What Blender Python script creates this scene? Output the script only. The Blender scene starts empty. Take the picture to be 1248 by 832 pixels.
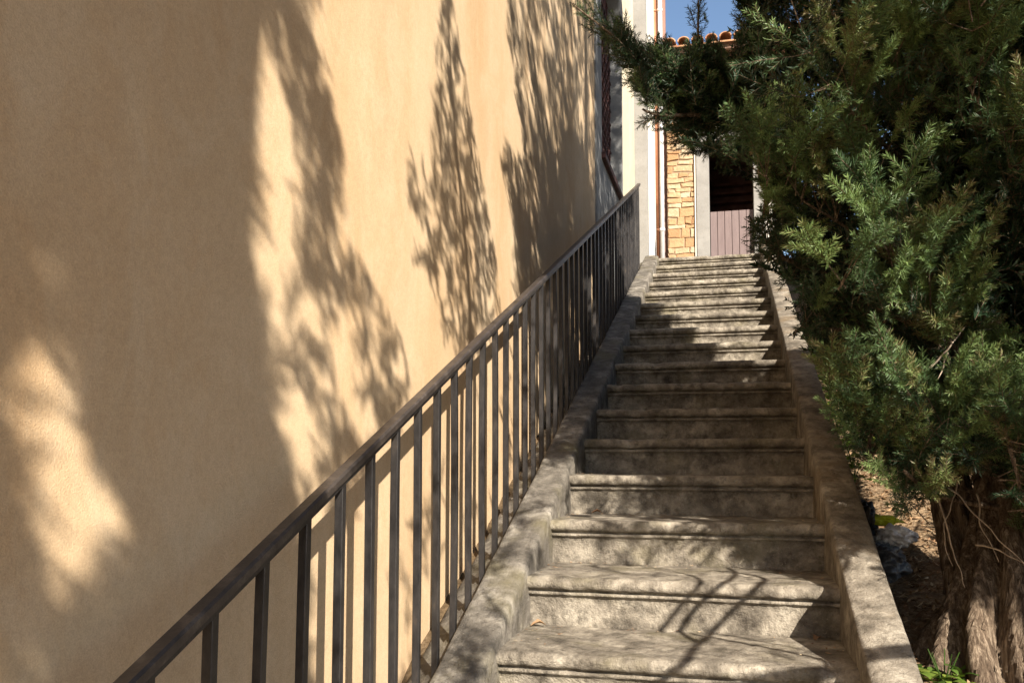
import bpy, bmesh, math, random
import numpy as np
from mathutils import Vector, Matrix, noise

random.seed(7)
rng = np.random.default_rng(11)
scene = bpy.context.scene
COL = scene.collection
R = math.radians

# ------------------------------------------------------------------ main dimensions (metres)
TREAD, RISE, WIDTH = 0.4125, 0.17075, 1.036
RHO = RISE / TREAD
NOS_H = 0.0                       # the line through the nosings is z = RHO * y
SUN_A, SUN_B = 0.967, 1.35        # the sun stands towards (+A, -B, +1)
SUN = np.array([SUN_A, -SUN_B, 1.0])
WALL_X = -0.30
RAIL_X = -0.162

# ------------------------------------------------------------------ camera
CF = np.array([-0.24315543, 0.96718849, 0.0736333])
CR = np.array([0.969836947, 0.243752929, 0.000897556725])
CU = np.array([0.01708023, -0.07163054, 0.99728498])
CC = np.array([0.69875, -2.57975, 0.572125])
FPX, SHIFT = 1055.33, 68.4562


def px(P):
    """where world points fall in the 1248 x 832 photograph (used to know which growth overhangs the view)"""
    P = np.asarray(P, float)
    d = P - CC
    z = d @ CF
    zz = np.where(np.abs(z) < 1e-6, 1e-6, z)
    return 624 + FPX * (d @ CR) / zz, 416 + SHIFT - FPX * (d @ CU) / zz, z


def at(x, y, dist):
    """world point at a given distance along the view"""
    return CC + dist * (CF + CR * (x - 624) / FPX + CU * (416 + SHIFT - y) / FPX)


def on_wall(x, y, X=WALL_X):
    d = CF + CR * (x - 624) / FPX + CU * (416 + SHIFT - y) / FPX
    return CC + d * (X - CC[0]) / d[0]


def on_slope(x, y, h):
    d = CF + CR * (x - 624) / FPX + CU * (416 + SHIFT - y) / FPX
    k = (RHO * CC[1] + h - CC[2]) / (d[2] - RHO * d[1])
    return CC + d * k


cam_d = bpy.data.cameras.new("camera")
cam_d.sensor_width = 36.0
cam_d.lens = FPX * 36.0 / 1248.0
cam_d.shift_y = SHIFT / 1248.0
cam_d.clip_start = 0.05
cam_d.clip_end = 2000
cam = bpy.data.objects.new("camera", cam_d)
COL.objects.link(cam)
m = Matrix.Identity(4)
for i in range(3):
    m[i][0], m[i][1], m[i][2], m[i][3] = CR[i], CU[i], -CF[i], CC[i]
cam.matrix_world = m
scene.camera = cam

# ------------------------------------------------------------------ world, sun
SUN_EL = math.atan2(1.0, math.hypot(SUN_A, SUN_B))
SUN_AZ = math.atan2(SUN_A, -SUN_B)
w = bpy.data.worlds.new("World")
scene.world = w
w.use_nodes = True
wn = w.node_tree
bg = wn.nodes["Background"]
sky = wn.nodes.new("ShaderNodeTexSky")
sky.sky_type = 'NISHITA'
sky.sun_disc = False
sky.sun_elevation = SUN_EL
sky.sun_rotation = SUN_AZ
sky.air_density = 1.0
sky.dust_density = 0.6
sky.ozone_density = 1.5
wn.links.new(sky.outputs[0], bg.inputs[0])
bg.inputs[1].default_value = 0.066
sl = bpy.data.lights.new("sun", 'SUN')
sl.energy = 4.6
sl.angle = R(0.53)
sl.color = (1.0, 0.90, 0.76)
so = bpy.data.objects.new("sun", sl)
COL.objects.link(so)
so.rotation_euler = Vector((-SUN_A, SUN_B, -1.0)).to_track_quat('-Z', 'Y').to_euler()
so.location = (6, -8, 9)
vs = scene.view_settings
vs.view_transform = 'Standard'
vs.look = 'None'
vs.exposure = 1.46
vs.gamma = 1.0
vs.use_curve_mapping = False
scene.cycles.max_bounces = 8
scene.cycles.diffuse_bounces = 5
scene.cycles.transparent_max_bounces = 8

# ------------------------------------------------------------------ object helpers


def tag(o, label=None, cat=None, group=None, kind=None):
    if label: o["label"] = label
    if cat: o["category"] = cat
    if group: o["group"] = group
    if kind: o["kind"] = kind
    return o


def empty(name, loc=(0, 0, 0), label=None, cat=None, group=None):
    o = bpy.data.objects.new(name, None)
    o.empty_display_size = 0.1
    COL.objects.link(o)
    o.location = loc
    return tag(o, label, cat, group)


def link(name, me, mats, parent=None, smooth=False):
    o = bpy.data.objects.new(name, me)
    COL.objects.link(o)
    for mm in (mats if isinstance(mats, (list, tuple)) else [mats]):
        me.materials.append(mm)
    if smooth:
        me.polygons.foreach_set('use_smooth', [True] * len(me.polygons))
    if parent is not None:
        o.parent = parent
        o.matrix_parent_inverse = Matrix.Translation(-Vector(parent.location))
    return o


def from_bm(name, bm, mats, parent=None, smooth=False):
    me = bpy.data.meshes.new(name)
    bmesh.ops.recalc_face_normals(bm, faces=bm.faces[:])
    bm.to_mesh(me)
    bm.free()
    return link(name, me, mats, parent, smooth)


def box(bm, x0, x1, y0, y1, z0, z1, bev=0.0, seg=2):
    r = bmesh.ops.create_cube(bm, size=1.0)
    for v in r['verts']:
        v.co = Vector(((x0 + x1) / 2 + v.co.x * (x1 - x0), (y0 + y1) / 2 + v.co.y * (y1 - y0), (z0 + z1) / 2 + v.co.z * (z1 - z0)))
    if bev > 0:
        es = list({e for v in r['verts'] for e in v.link_edges})
        bmesh.ops.bevel(bm, geom=es, offset=bev, segments=seg, affect='EDGES', profile=0.5)


def tube(bm, pts, radii, n=8, caps=True):
    pts = [Vector(p) for p in pts]
    rings = []
    up = Vector((0, 0, 1))
    t0 = (pts[1] - pts[0]).normalized()
    side = t0.cross(up)
    if side.length < 1e-3: side = Vector((1, 0, 0))
    side.normalize()
    for i, p in enumerate(pts):
        t = (pts[min(i + 1, len(pts) - 1)] - pts[max(i - 1, 0)]).normalized()
        side = (side - t * side.dot(t)).normalized()
        b = t.cross(side)
        rings.append([bm.verts.new(p + (side * math.cos(2 * math.pi * k / n) + b * math.sin(2 * math.pi * k / n)) * radii[i]) for k in range(n)])
    for a, c in zip(rings, rings[1:]):
        for k in range(n):
            bm.faces.new((a[k], a[(k + 1) % n], c[(k + 1) % n], c[k]))
    if caps:
        bm.faces.new(rings[0][::-1])
        bm.faces.new(rings[-1])
    return rings


def smooth_path(pts, n):
    """Catmull-Rom through pts"""
    P = np.array([np.asarray(p, float) for p in pts])
    P = np.vstack([2 * P[0] - P[1], P, 2 * P[-1] - P[-2]])
    out = []
    segs = len(P) - 3
    for u in np.linspace(0, segs - 1e-6, n):
        i = int(u); f = u - i
        a, b, c, d = P[i:i + 4]
        out.append(0.5 * ((2 * b) + (-a + c) * f + (2 * a - 5 * b + 4 * c - d) * f * f + (-a + 3 * b - 3 * c + d) * f ** 3))
    return np.array(out)


def fbm(p, o=4):
    return noise.fractal(Vector(p), 0.9, 2.0, o)


# ------------------------------------------------------------------ materials


class Mat:
    def __init__(self, name, rough=0.8, spec=0.3, metallic=0.0):
        self.m = bpy.data.materials.new(name)
        self.m.use_nodes = True
        self.t = self.m.node_tree
        self.b = self.t.nodes["Principled BSDF"]
        self.b.inputs["Roughness"].default_value = rough
        self.b.inputs["Specular IOR Level"].default_value = spec
        self.b.inputs["Metallic"].default_value = metallic
        self.geo = None

    def new(self, ty, **kw):
        n = self.t.nodes.new(ty)
        for k, v in kw.items(): setattr(n, k, v)
        return n

    def pos(self, scale=(1, 1, 1)):
        if self.geo is None: self.geo = self.new("ShaderNodeTexCoord")
        mp = self.new("ShaderNodeMapping")
        mp.inputs["Scale"].default_value = scale
        self.t.links.new(self.geo.outputs["Object"], mp.inputs[0])
        return mp.outputs[0]

    def noise(self, scale, detail=6, rough=0.6, stretch=(1, 1, 1), dist=0.0):
        n = self.new("ShaderNodeTexNoise")
        n.inputs["Scale"].default_value = scale
        n.inputs["Detail"].default_value = detail
        n.inputs["Roughness"].default_value = rough
        n.inputs["Distortion"].default_value = dist
        self.t.links.new(self.pos(stretch), n.inputs["Vector"])
        return n.outputs["Fac"]

    def voro(self, scale, stretch=(1, 1, 1), feature='F1', out="Distance"):
        n = self.new("ShaderNodeTexVoronoi", feature=feature)
        n.inputs["Scale"].default_value = scale
        self.t.links.new(self.pos(stretch), n.inputs["Vector"])
        return n.outputs[out]

    def ramp(self, fac, stops):
        r = self.new("ShaderNodeValToRGB")
        el = r.color_ramp.elements
        while len(el) < len(stops): el.new(0.5)
        for e, (p, c) in zip(el, stops):
            e.position = p
            e.color = (c, c, c, 1) if isinstance(c, (int, float)) else (*c, 1)
        self.t.links.new(fac, r.inputs[0])
        return r.outputs[0]

    def mix(self, fac, a, b, mode='MIX'):
        n = self.new("ShaderNodeMix", data_type='RGBA', blend_type=mode)
        for k, v in ((0, fac), (6, a), (7, b)):
            s = n.inputs[k]
            if hasattr(v, 'links'): self.t.links.new(v, s)
            elif isinstance(v, (int, float)): s.default_value = v if k == 0 else (v, v, v, 1)
            else: s.default_value = (*v, 1)
        return n.outputs[2]

    def math(self, op, a, b=0.0):
        n = self.new("ShaderNodeMath", operation=op)
        for s, v in ((n.inputs[0], a), (n.inputs[1], b)):
            if hasattr(v, 'links'): self.t.links.new(v, s)
            else: s.default_value = v
        return n.outputs[0]

    def color(self, c):
        if hasattr(c, 'links'): self.t.links.new(c, self.b.inputs["Base Color"])
        else: self.b.inputs["Base Color"].default_value = (*c, 1)

    def bump(self, h, strength, dist=0.01):
        n = self.new("ShaderNodeBump")
        n.inputs["Strength"].default_value = strength
        n.inputs["Distance"].default_value = dist
        self.t.links.new(h, n.inputs["Height"])
        prev = self.b.inputs["Normal"]
        if prev.is_linked:
            self.t.links.new(prev.links[0].from_socket, n.inputs["Normal"])
        self.t.links.new(n.outputs[0], prev)

    def attr(self, name):
        n = self.new("ShaderNodeAttribute", attribute_name=name)
        return n.outputs["Fac"]


def plaster_mat(name, base, dark, pale, warm):
    M = Mat(name, 0.92, 0.15)
    big = M.noise(0.9, 5, 0.6, (1, 1, 0.55), 0.6)
    c = M.ramp(big, [(0.30, dark), (0.50, base), (0.68, pale)])
    streak = M.noise(2.2, 5, 0.65, (1, 1.0, 0.16), 0.4)
    c = M.mix(M.ramp(streak, [(0.46, 0.0), (0.72, 0.75)]), c, warm)
    blotch = M.noise(3.4, 6, 0.72, (1, 1, 0.7), 1.2)
    c = M.mix(M.ramp(blotch, [(0.50, 0.0), (0.60, 0.35)]), c, pale)
    c = M.mix(M.ramp(M.noise(5.5, 7, 0.75, (1, 1, 0.4), 0.8), [(0.54, 0.0), (0.70, 0.5)]), c, warm)
    spots = M.noise(14, 4, 0.7)
    c = M.mix(M.ramp(spots, [(0.35, 0.22), (0.6, 0.0)]), c, dark)
    grain = M.noise(270, 3, 0.75)
    c = M.mix(0.34, c, M.ramp(grain, [(0.3, 0.35), (0.66, 1.0)]), 'MULTIPLY')
    c = M.mix(0.22, c, M.ramp(M.noise(95, 4, 0.75), [(0.35, 0.45), (0.6, 1.0)]), 'MULTIPLY')
    M.color(c)
    M.bump(M.noise(2.6, 3, 0.5), 0.22, 0.03)
    M.bump(M.noise(95, 5, 0.75), 0.10, 0.004)
    M.bump(grain, 0.6, 0.003)
    return M.m


m_ochre = plaster_mat("ochre_plaster", (0.62, 0.468, 0.305), (0.54, 0.385, 0.230), (0.66, 0.52, 0.36), (0.545, 0.355, 0.19))
m_cream = plaster_mat("cream_plaster", (0.68, 0.61, 0.46), (0.60, 0.52, 0.37), (0.74, 0.68, 0.55), (0.64, 0.55, 0.39))
m_salmon = plaster_mat("salmon_plaster", (0.36, 0.22, 0.18), (0.31, 0.18, 0.145), (0.40, 0.26, 0.215), (0.33, 0.19, 0.15))
m_white = plaster_mat("white_plaster", (0.74, 0.71, 0.65), (0.66, 0.62, 0.55), (0.78, 0.76, 0.71), (0.66, 0.60, 0.50))


def stone_mat(name, base, dark, pale, moss=(0.16, 0.14, 0.08), scale=1.0, bump=1.0):
    M = Mat(name, 0.9, 0.2)
    c = M.ramp(M.noise(3.0 * scale, 7, 0.68, dist=0.3), [(0.30, dark), (0.52, base), (0.72, pale)])
    c = M.mix(M.ramp(M.noise(9 * scale, 6, 0.7), [(0.48, 0.0), (0.68, 0.75)]), c, dark)
    c = M.mix(M.ramp(M.noise(1.7 * scale, 4, 0.6), [(0.52, 0.0), (0.72, 0.6)]), c, moss)
    c = M.mix(M.ramp(M.noise(38 * scale, 4, 0.75), [(0.60, 0.0), (0.75, 0.55)]), c, pale)
    c = M.mix(M.ramp(M.voro(60 * scale), [(0.05, 0.6), (0.22, 0.0)]), c, (0.09, 0.08, 0.06))
    M.color(c)
    M.bump(M.noise(7 * scale, 6, 0.65), 0.5 * bump, 0.03)
    M.bump(M.noise(55 * scale, 5, 0.7), 0.7 * bump, 0.006)
    M.bump(M.noise(260, 2, 0.6), 0.5 * bump, 0.0015)
    return M.m


m_step = stone_mat("step_sandstone", (0.235, 0.207, 0.168), (0.050, 0.042, 0.034), (0.47, 0.425, 0.35), scale=2.4, bump=1.3)
m_curb = stone_mat("curb_render", (0.175, 0.158, 0.135), (0.062, 0.055, 0.047), (0.37, 0.34, 0.295), scale=2.6, bump=1.3)
m_parapet = stone_mat("parapet_render", (0.225, 0.197, 0.160), (0.064, 0.054, 0.043), (0.43, 0.39, 0.325), moss=(0.21, 0.145, 0.075), scale=2.6, bump=1.3)
m_serena = stone_mat("grey_pietra_stone", (0.20, 0.207, 0.212), (0.16, 0.165, 0.17), (0.24, 0.245, 0.247), moss=(0.25, 0.25, 0.24), bump=0.4)
m_pilaster = stone_mat("pale_grey_stone", (0.235, 0.228, 0.218), (0.20, 0.193, 0.183), (0.27, 0.262, 0.25), moss=(0.23, 0.215, 0.195), bump=0.4)

M = Mat("gutter_dirt", 1.0, 0.05)
M.color(M.ramp(M.noise(22, 6, 0.7), [(0.3, (0.05, 0.036, 0.022)), (0.55, (0.14, 0.10, 0.06)), (0.75, (0.24, 0.18, 0.12))]))
M.bump(M.noise(40, 5, 0.7), 1.0, 0.02)
m_dirt = M.m

M = Mat("garden_soil", 1.0, 0.05)
c = M.ramp(M.noise(5, 7, 0.7), [(0.3, (0.10, 0.065, 0.04)), (0.52, (0.24, 0.16, 0.095)), (0.72, (0.40, 0.29, 0.18))])
c = M.mix(M.ramp(M.noise(60, 4, 0.8), [(0.45, 0.0), (0.7, 0.8)]), c, (0.48, 0.37, 0.25))
M.color(c)
M.bump(M.noise(30, 6, 0.75), 1.0, 0.03)
M.bump(M.voro(45), 0.6, 0.02)
m_soil = M.m

M = Mat("baluster_iron", 0.42, 0.5, 0.55)
c = M.ramp(M.noise(30, 5, 0.7, (1, 1, 0.35)), [(0.35, (0.022, 0.021, 0.022)), (0.6, (0.048, 0.045, 0.045)), (0.80, (0.11, 0.085, 0.065))])
M.color(c)
M.bump(M.noise(120, 4, 0.7), 0.35, 0.002)
m_iron = M.m

M = Mat("handrail_iron", 0.45, 0.5, 0.3)
c = M.ramp(M.noise(18, 6, 0.7), [(0.3, (0.030, 0.025, 0.023)), (0.55, (0.060, 0.049, 0.043)), (0.78, (0.15, 0.122, 0.10))])
M.color(c)
M.bump(M.noise(90, 4, 0.7), 0.35, 0.002)
m_rail = M.m

M = Mat("rusty_grille", 0.7, 0.3, 0.2)
M.color(M.ramp(M.noise(20, 4), [(0.35, (0.022, 0.011, 0.011)), (0.75, (0.09, 0.034, 0.03))]))
m_grille = M.m
M = Mat("window_glass", 0.08, 0.5)
M.color((0.02, 0.02, 0.022))
m_glass = M.m
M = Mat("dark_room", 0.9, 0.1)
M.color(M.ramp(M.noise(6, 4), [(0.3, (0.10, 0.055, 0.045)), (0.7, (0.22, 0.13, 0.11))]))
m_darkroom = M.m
M = Mat("mauve_door_paint", 0.55, 0.4)
M.color(M.ramp(M.noise(6, 5, 0.6, (4, 1, 0.6)), [(0.3, (0.128, 0.092, 0.092)), (0.7, (0.170, 0.126, 0.125))]))
M.bump(M.noise(60, 4, 0.6, (3, 1, 0.2)), 0.3, 0.003)
m_door = M.m
M = Mat("copper_pipe", 0.45, 0.5, 0.4)
M.color(M.ramp(M.noise(8, 4), [(0.3, (0.30, 0.12, 0.06)), (0.7, (0.38, 0.17, 0.09))]))
m_copper = M.m
M = Mat("zinc_pipe", 0.4, 0.5, 0.2)
M.color(M.ramp(M.noise(8, 4), [(0.3, (0.55, 0.57, 0.62)), (0.7, (0.70, 0.71, 0.74))]))
m_zinc = M.m
M = Mat("terracotta", 0.85, 0.2)
M.color(M.ramp(M.noise(9, 5), [(0.3, (0.26, 0.12, 0.065)), (0.55, (0.36, 0.20, 0.11)), (0.75, (0.42, 0.31, 0.21))]))
m_tile = M.m
M = Mat("eave_timber", 0.8, 0.2)
M.color(M.ramp(M.noise(10, 4, 0.6, (0.3, 3, 3)), [(0.3, (0.14, 0.08, 0.06)), (0.7, (0.26, 0.16, 0.12))]))
m_eave = M.m
M = Mat("rubble_stone", 0.9, 0.2)
c = M.ramp(M.attr("tint"), [(0.0, (0.33, 0.19, 0.095)), (0.35, (0.40, 0.255, 0.14)), (0.7, (0.43, 0.32, 0.20)), (1.0, (0.46, 0.40, 0.30))])
c = M.mix(M.ramp(M.noise(14, 6, 0.7), [(0.4, 0.0), (0.7, 0.55)]), c, (0.27, 0.16, 0.09))
M.color(c)
M.bump(M.noise(26, 6, 0.7), 0.8, 0.02)
m_rubble = M.m
M = Mat("lime_mortar", 0.95, 0.1)
M.color(M.ramp(M.noise(20, 5), [(0.3, (0.24, 0.17, 0.11)), (0.7, (0.35, 0.26, 0.18))]))
M.bump(M.noise(50, 4), 0.6, 0.01)
m_mortar = M.m

M = Mat("juniper_bark", 0.95, 0.1)
st = (1, 1, 0.10)
c = M.ramp(M.noise(52, 7, 0.75, st, 0.6), [(0.32, (0.030, 0.020, 0.014)), (0.50, (0.12, 0.088, 0.063)), (0.66, (0.34, 0.27, 0.20))])
c = M.mix(M.ramp(M.noise(3, 4), [(0.5, 0.0), (0.7, 0.35)]), c, (0.14, 0.098, 0.072))
M.color(c)
M.bump(M.noise(30, 6, 0.7, st, 0.5), 1.0, 0.03)
M.bump(M.noise(110, 4, 0.7, st), 0.8, 0.006)
m_bark = M.m
M = Mat("dead_twig_wood", 0.9, 0.15)
M.color(M.ramp(M.noise(30, 4), [(0.3, (0.15, 0.115, 0.085)), (0.7, (0.40, 0.33, 0.26))]))
m_twig = M.m


def leaf_mat(name, stops, trans=0.25, rough=0.5):
    M = Mat(name, rough, 0.35)
    c = M.ramp(M.attr("tint"), stops)
    M.color(c)
    tr = M.new("ShaderNodeBsdfTranslucent")
    M.t.links.new(M.mix(1.0, c, (1.0, 1.1, 0.6), 'MULTIPLY'), tr.inputs[0])
    mx = M.new("ShaderNodeMixShader")
    mx.inputs[0].default_value = trans
    out = M.t.nodes["Material Output"]
    M.t.links.new(M.b.outputs[0], mx.inputs[1])
    M.t.links.new(tr.outputs[0], mx.inputs[2])
    M.t.links.new(mx.outputs[0], out.inputs[0])
    return M.m


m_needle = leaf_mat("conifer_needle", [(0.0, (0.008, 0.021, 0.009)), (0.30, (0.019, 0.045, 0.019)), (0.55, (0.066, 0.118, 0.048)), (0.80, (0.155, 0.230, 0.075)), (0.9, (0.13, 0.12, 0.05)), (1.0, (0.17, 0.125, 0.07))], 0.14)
m_leaf = leaf_mat("broad_leaf", [(0.0, (0.05, 0.10, 0.018)), (0.5, (0.12, 0.19, 0.032)), (1.0, (0.24, 0.29, 0.05))], 0.35)
m_litter = leaf_mat("dry_leaf", [(0.0, (0.12, 0.06, 0.03)), (0.4, (0.26, 0.15, 0.08)), (0.75, (0.42, 0.29, 0.17)), (1.0, (0.55, 0.44, 0.30))], 0.1, 0.8)

# ------------------------------------------------------------------ ground


def ground_z(x, y):
    t = np.interp(y, [-40, -8, -4, 0, 2, 4, 6.5, 7.5, 60, 500], [-1.9, -1.8, -1.5, -0.35, 0.25, 0.85, 2.15, 2.70, 2.70, 2.7])
    if -0.4 < x < 1.17:                       # under the flight, well below the stone
        return min(t, RHO * y - 0.6) if y < 6.7 else t
    return t


def build_ground():
    xs = sorted(set([-400, -100, -30, -8, -3, -0.5, -0.33, 1.10, 1.14, 1.18] + [round(v, 3) for v in np.linspace(1.24, 4.5, 50)] + [6, 9, 14, 30, 100, 400]))
    ys = sorted(set([-400, -100, -30, -12, -8] + [round(v, 3) for v in np.linspace(-6, 8.4, 145)] + [6.69, 6.71, 9, 12, 20, 40, 100, 400]))
    bm = bmesh.new()
    g = []
    for y in ys:
        row = []
        for x in xs:
            z = ground_z(x, y)
            if 1.2 < x < 6 and -6 < y < 8: z += 0.05 * fbm((x * 1.6, y * 1.6, 3)) + 0.018 * fbm((x * 7, y * 7, 9))
            row.append(bm.verts.new((x, y, z)))
        g.append(row)
    for a, b in zip(g, g[1:]):
        for i in range(len(xs) - 1):
            bm.faces.new((a[i], a[i + 1], b[i + 1], b[i]))
    tag(from_bm("ground", bm, m_soil, smooth=True), kind="structure")


build_ground()

# terrace the flight leads up to
bm = bmesh.new()
box(bm, -0.3, 4.5, 16 * TREAD + 0.30, 8.80, 2.2, 16 * RISE - 0.004, 0.01)
tag(from_bm("terrace_paving", bm, m_step), kind="structure")

# ------------------------------------------------------------------ staircase
stairs = empty("stone_staircase", (0.5, 0, 0), "worn grey sandstone staircase with rounded nosings climbing between railing and parapet", "staircase")


def step_mesh(i):
    prof = []                                                     # (y back from the nosing, z down from the tread)
    r = 0.0225
    prof += [(TREAD + 0.055, 0.0), (TREAD * 0.8, 0.0), (TREAD * 0.6, 0), (TREAD * 0.42, 0.0), (TREAD * 0.25, 0), (0.055, 0.0), (0.036, -0.0005)]
    for k in range(7):
        a = math.pi / 2 + math.pi * k / 6
        prof.append((r + r * math.cos(a), -r + r * math.sin(a)))
    prof += [(0.031, -0.0455), (0.031, -0.053), (0.019, -0.0535), (0.018, -0.062), (0.026, -0.0655), (0.033, -0.071), (0.036, -0.09), (0.037, -0.115), (0.037, -0.14), (0.037, -RISE - 0.015)]
    n = 130
    bm = bmesh.new()
    x0, x1 = -0.025, WIDTH + 0.025
    rows = []
    y0, z0 = i * TREAD, i * RISE
    tilt = random.uniform(-0.004, 0.004)
    for s in range(n + 1):
        x = x0 + (x1 - x0) * s / n
        row = []
        for j, (py, pz) in enumerate(prof):
            q = (x * 5, py * 6 + i * 9.1, pz * 6)
            d = 0.0045 * fbm(q) + 0.0032 * fbm((x * 34, py * 40 + i * 3, pz * 40), 4)
            chip = max(0.0, fbm((x * 6.5 + 7 * i, i * 1.7, 4.0), 5) - 0.22) * 0.022
            yy, zz = py, pz
            if j >= 5 and j <= 12:                                # the nosing roll, worn and chipped
                yy += d + chip; zz -= chip * 0.6 - d * 0.4
            elif j > 12:
                yy += d * (0.6 if j < 18 else 1.3)
            else:
                zz += d * 0.7 - 0.006 * math.exp(-((x - 0.5) / 0.25) ** 2) * (1 - py / TREAD)
            row.append(bm.verts.new((x, y0 + yy, z0 + zz + tilt * (x - 0.5))))
        rows.append(row)
    for a, b in zip(rows, rows[1:]):
        for j in range(len(prof) - 1):
            bm.faces.new((a[j], b[j], b[j + 1], a[j + 1]))
    return bm


STEP_FROM, STEP_TO = -5, 17
for i in range(STEP_FROM, STEP_TO):
    from_bm("step", step_mesh(i), m_step, stairs, True)


# sloped stone string walls either side: a section swept up the slope
def sloped_wall(name, sec, ya, yb, mat, label, amp=0.006, cat="curb", step=0.03, seed=0, clamp=None):
    bm = bmesh.new()
    ys = np.arange(ya, yb + 1e-6, step)
    pts = []                                                     # resample the section so the noise has vertices to move
    for (xa, ha), (xb, hb) in zip(sec, sec[1:]):
        n = max(1, int(math.hypot(xb - xa, hb - ha) / 0.03))
        pts += [(xa + (xb - xa) * k / n, ha + (hb - ha) * k / n) for k in range(n)]
    pts.append(sec[-1])
    rows = []
    for y in ys:
        row = []
        for x, h in pts:
            z = RHO * y + h
            q = (x * 4 + seed, y * 4, z * 4)
            d = amp * fbm(q) + 0.30 * amp * fbm((x * 26, y * 26, z * 26 + seed), 3)
            e = 0.7 * amp * fbm((x * 3, y * 3 + 50, z * 3)) + 0.35 * amp * fbm((x * 20, y * 20 + 9, z * 20), 3)
            row.append(bm.verts.new((x + e, y, z + d)))
        rows.append(row)
    for a, b in zip(rows, rows[1:]):
        for j in range(len(pts) - 1):
            bm.faces.new((a[j], a[j + 1], b[j + 1], b[j]))
    bm.faces.new(rows[0])
    bm.faces.new(rows[-1][::-1])
    o = from_bm(name, bm, mat, smooth=True)
    return tag(o, label, cat)


Y_LO, Y_HI = (STEP_FROM) * TREAD - 0.05, 16 * TREAD + 0.32
sloped_wall("stair_curb", [(-0.262, -0.7), (-0.262, -0.075), (-0.205, -0.055), (-0.190, -0.035), (-0.142, -0.028), (-0.140, 0.028), (-0.134, 0.034), (-0.12, 0.036), (-0.022, 0.036), (-0.008, 0.033), (0.000, 0.024), (0.002, -0.03), (0.004, -0.45)],
            Y_LO, 15.9 * TREAD, m_curb, "low sloping grey stone curb along the left of the steps carrying the railing", 0.0042, "curb", seed=3)
sloped_wall("stair_parapet", [(1.032, -0.7), (1.034, -0.02), (1.035, 0.066), (1.038, 0.076), (1.045, 0.081), (1.10, 0.084), (1.155, 0.081), (1.163, 0.076), (1.167, 0.064), (1.170, -0.2), (1.20, -1.1)],
            Y_LO, Y_HI + 0.1, m_parapet, "thick sloping stone parapet along the right of the steps beside the garden", 0.0045, "parapet", seed=8)
# dirt in the gap between curb and wall
bm = bmesh.new()
ys = np.arange(Y_LO, 6.6, 0.05)
rows = []
for y in ys:
    rows.append([bm.verts.new((x, y, RHO * y - 0.10 + 0.025 * fbm((x * 9, y * 6, 1)) + 0.012 * fbm((x * 30, y * 25, 4)))) for x in np.linspace(-0.305, -0.188, 7)])
for a, b in zip(rows, rows[1:]):
    for j in range(6):
        bm.faces.new((a[j], a[j + 1], b[j + 1], b[j]))
tag(from_bm("gutter_dirt", bm, m_dirt, smooth=True), kind="structure")

# ------------------------------------------------------------------ railing
rail = empty("iron_railing", (RAIL_X, 0, 0.05), "dark iron railing with square bars and brown handrail on the left of the steps", "railing")
RY0, RY1 = -1.95, 6.17
bm = bmesh.new()


def rail_bar(bm, w, h0, h1, bev):
    n = 60
    rows = []
    for s in range(n + 1):
        y = RY0 + (RY1 - RY0) * s / n
        wob = 0.0022 * noise.noise(Vector((y * 1.3, 2, 0)))
        sec = [(-w / 2, h0), (w / 2, h0), (w / 2, h1 - bev), (w / 2 - bev, h1), (-w / 2 + bev, h1), (-w / 2, h1 - bev)]
        rows.append([bm.verts.new((RAIL_X + x + wob, y, RHO * y + h)) for x, h in sec])
    k = len(rows[0])
    for a, b in zip(rows, rows[1:]):
        for j in range(k):
            bm.faces.new((a[j], a[(j + 1) % k], b[(j + 1) % k], b[j]))
    bm.faces.new(rows[0][::-1]); bm.faces.new(rows[-1])


rail_bar(bm, 0.034, 0.8448, 0.865, 0.005)
from_bm("handrail", bm, m_rail, rail)
bm = bmesh.new()
rail_bar(bm, 0.024, 0.832, 0.8445, 0.001)
from_bm("top_channel", bm, m_iron, rail)
y = -1.92
nb = 0
while y < RY1 - 0.01:
    bm = bmesh.new()
    w = 0.0100
    z1, z0 = RHO * y + 0.832, RHO * y - 0.045
    ang = R(random.uniform(-3, 3))
    lean = random.uniform(-0.0035, 0.0035)
    n = 8
    rows = []
    for k in range(n + 1):
        z = z0 + (z1 - z0) * k / n
        off = lean * math.sin(math.pi * k / n)
        rows.append([bm.verts.new((RAIL_X + off + w * (cx * math.cos(ang) - cy * math.sin(ang)), y + off + w * (cx * math.sin(ang) + cy * math.cos(ang)), z + (RHO * w * cy if k == n else 0)))
                     for cx, cy in ((-1, -0.85), (-0.85, -1), (0.85, -1), (1, -0.85), (1, 0.85), (0.85, 1), (-0.85, 1), (-1, 0.85))])
    for a, b in zip(rows, rows[1:]):
        for j in range(8):
            bm.faces.new((a[j], a[(j + 1) % 8], b[(j + 1) % 8], b[j]))
    bm.faces.new(rows[0][::-1]); bm.faces.new(rows[-1])
    from_bm("baluster", bm, m_iron, rail)
    y += 0.1665
    nb += 1

# ------------------------------------------------------------------ ochre building on the left
ob = empty("ochre_building", (-0.3, 0, 0), "tall ochre plastered building whose sunlit wall rises along the stairs", "building")
W0, W1 = 4.40, 5.80                 # window opening along the wall
S0, S1 = 4.08, 5.86                 # grey stone surround
SILL, ARCH = 3.13, 4.55
TOP = 8.5
bm = bmesh.new()
box(bm, -7, WALL_X, -7.5, S0, -2.2, TOP)
from_bm("wall", bm, m_ochre, ob)
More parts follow.
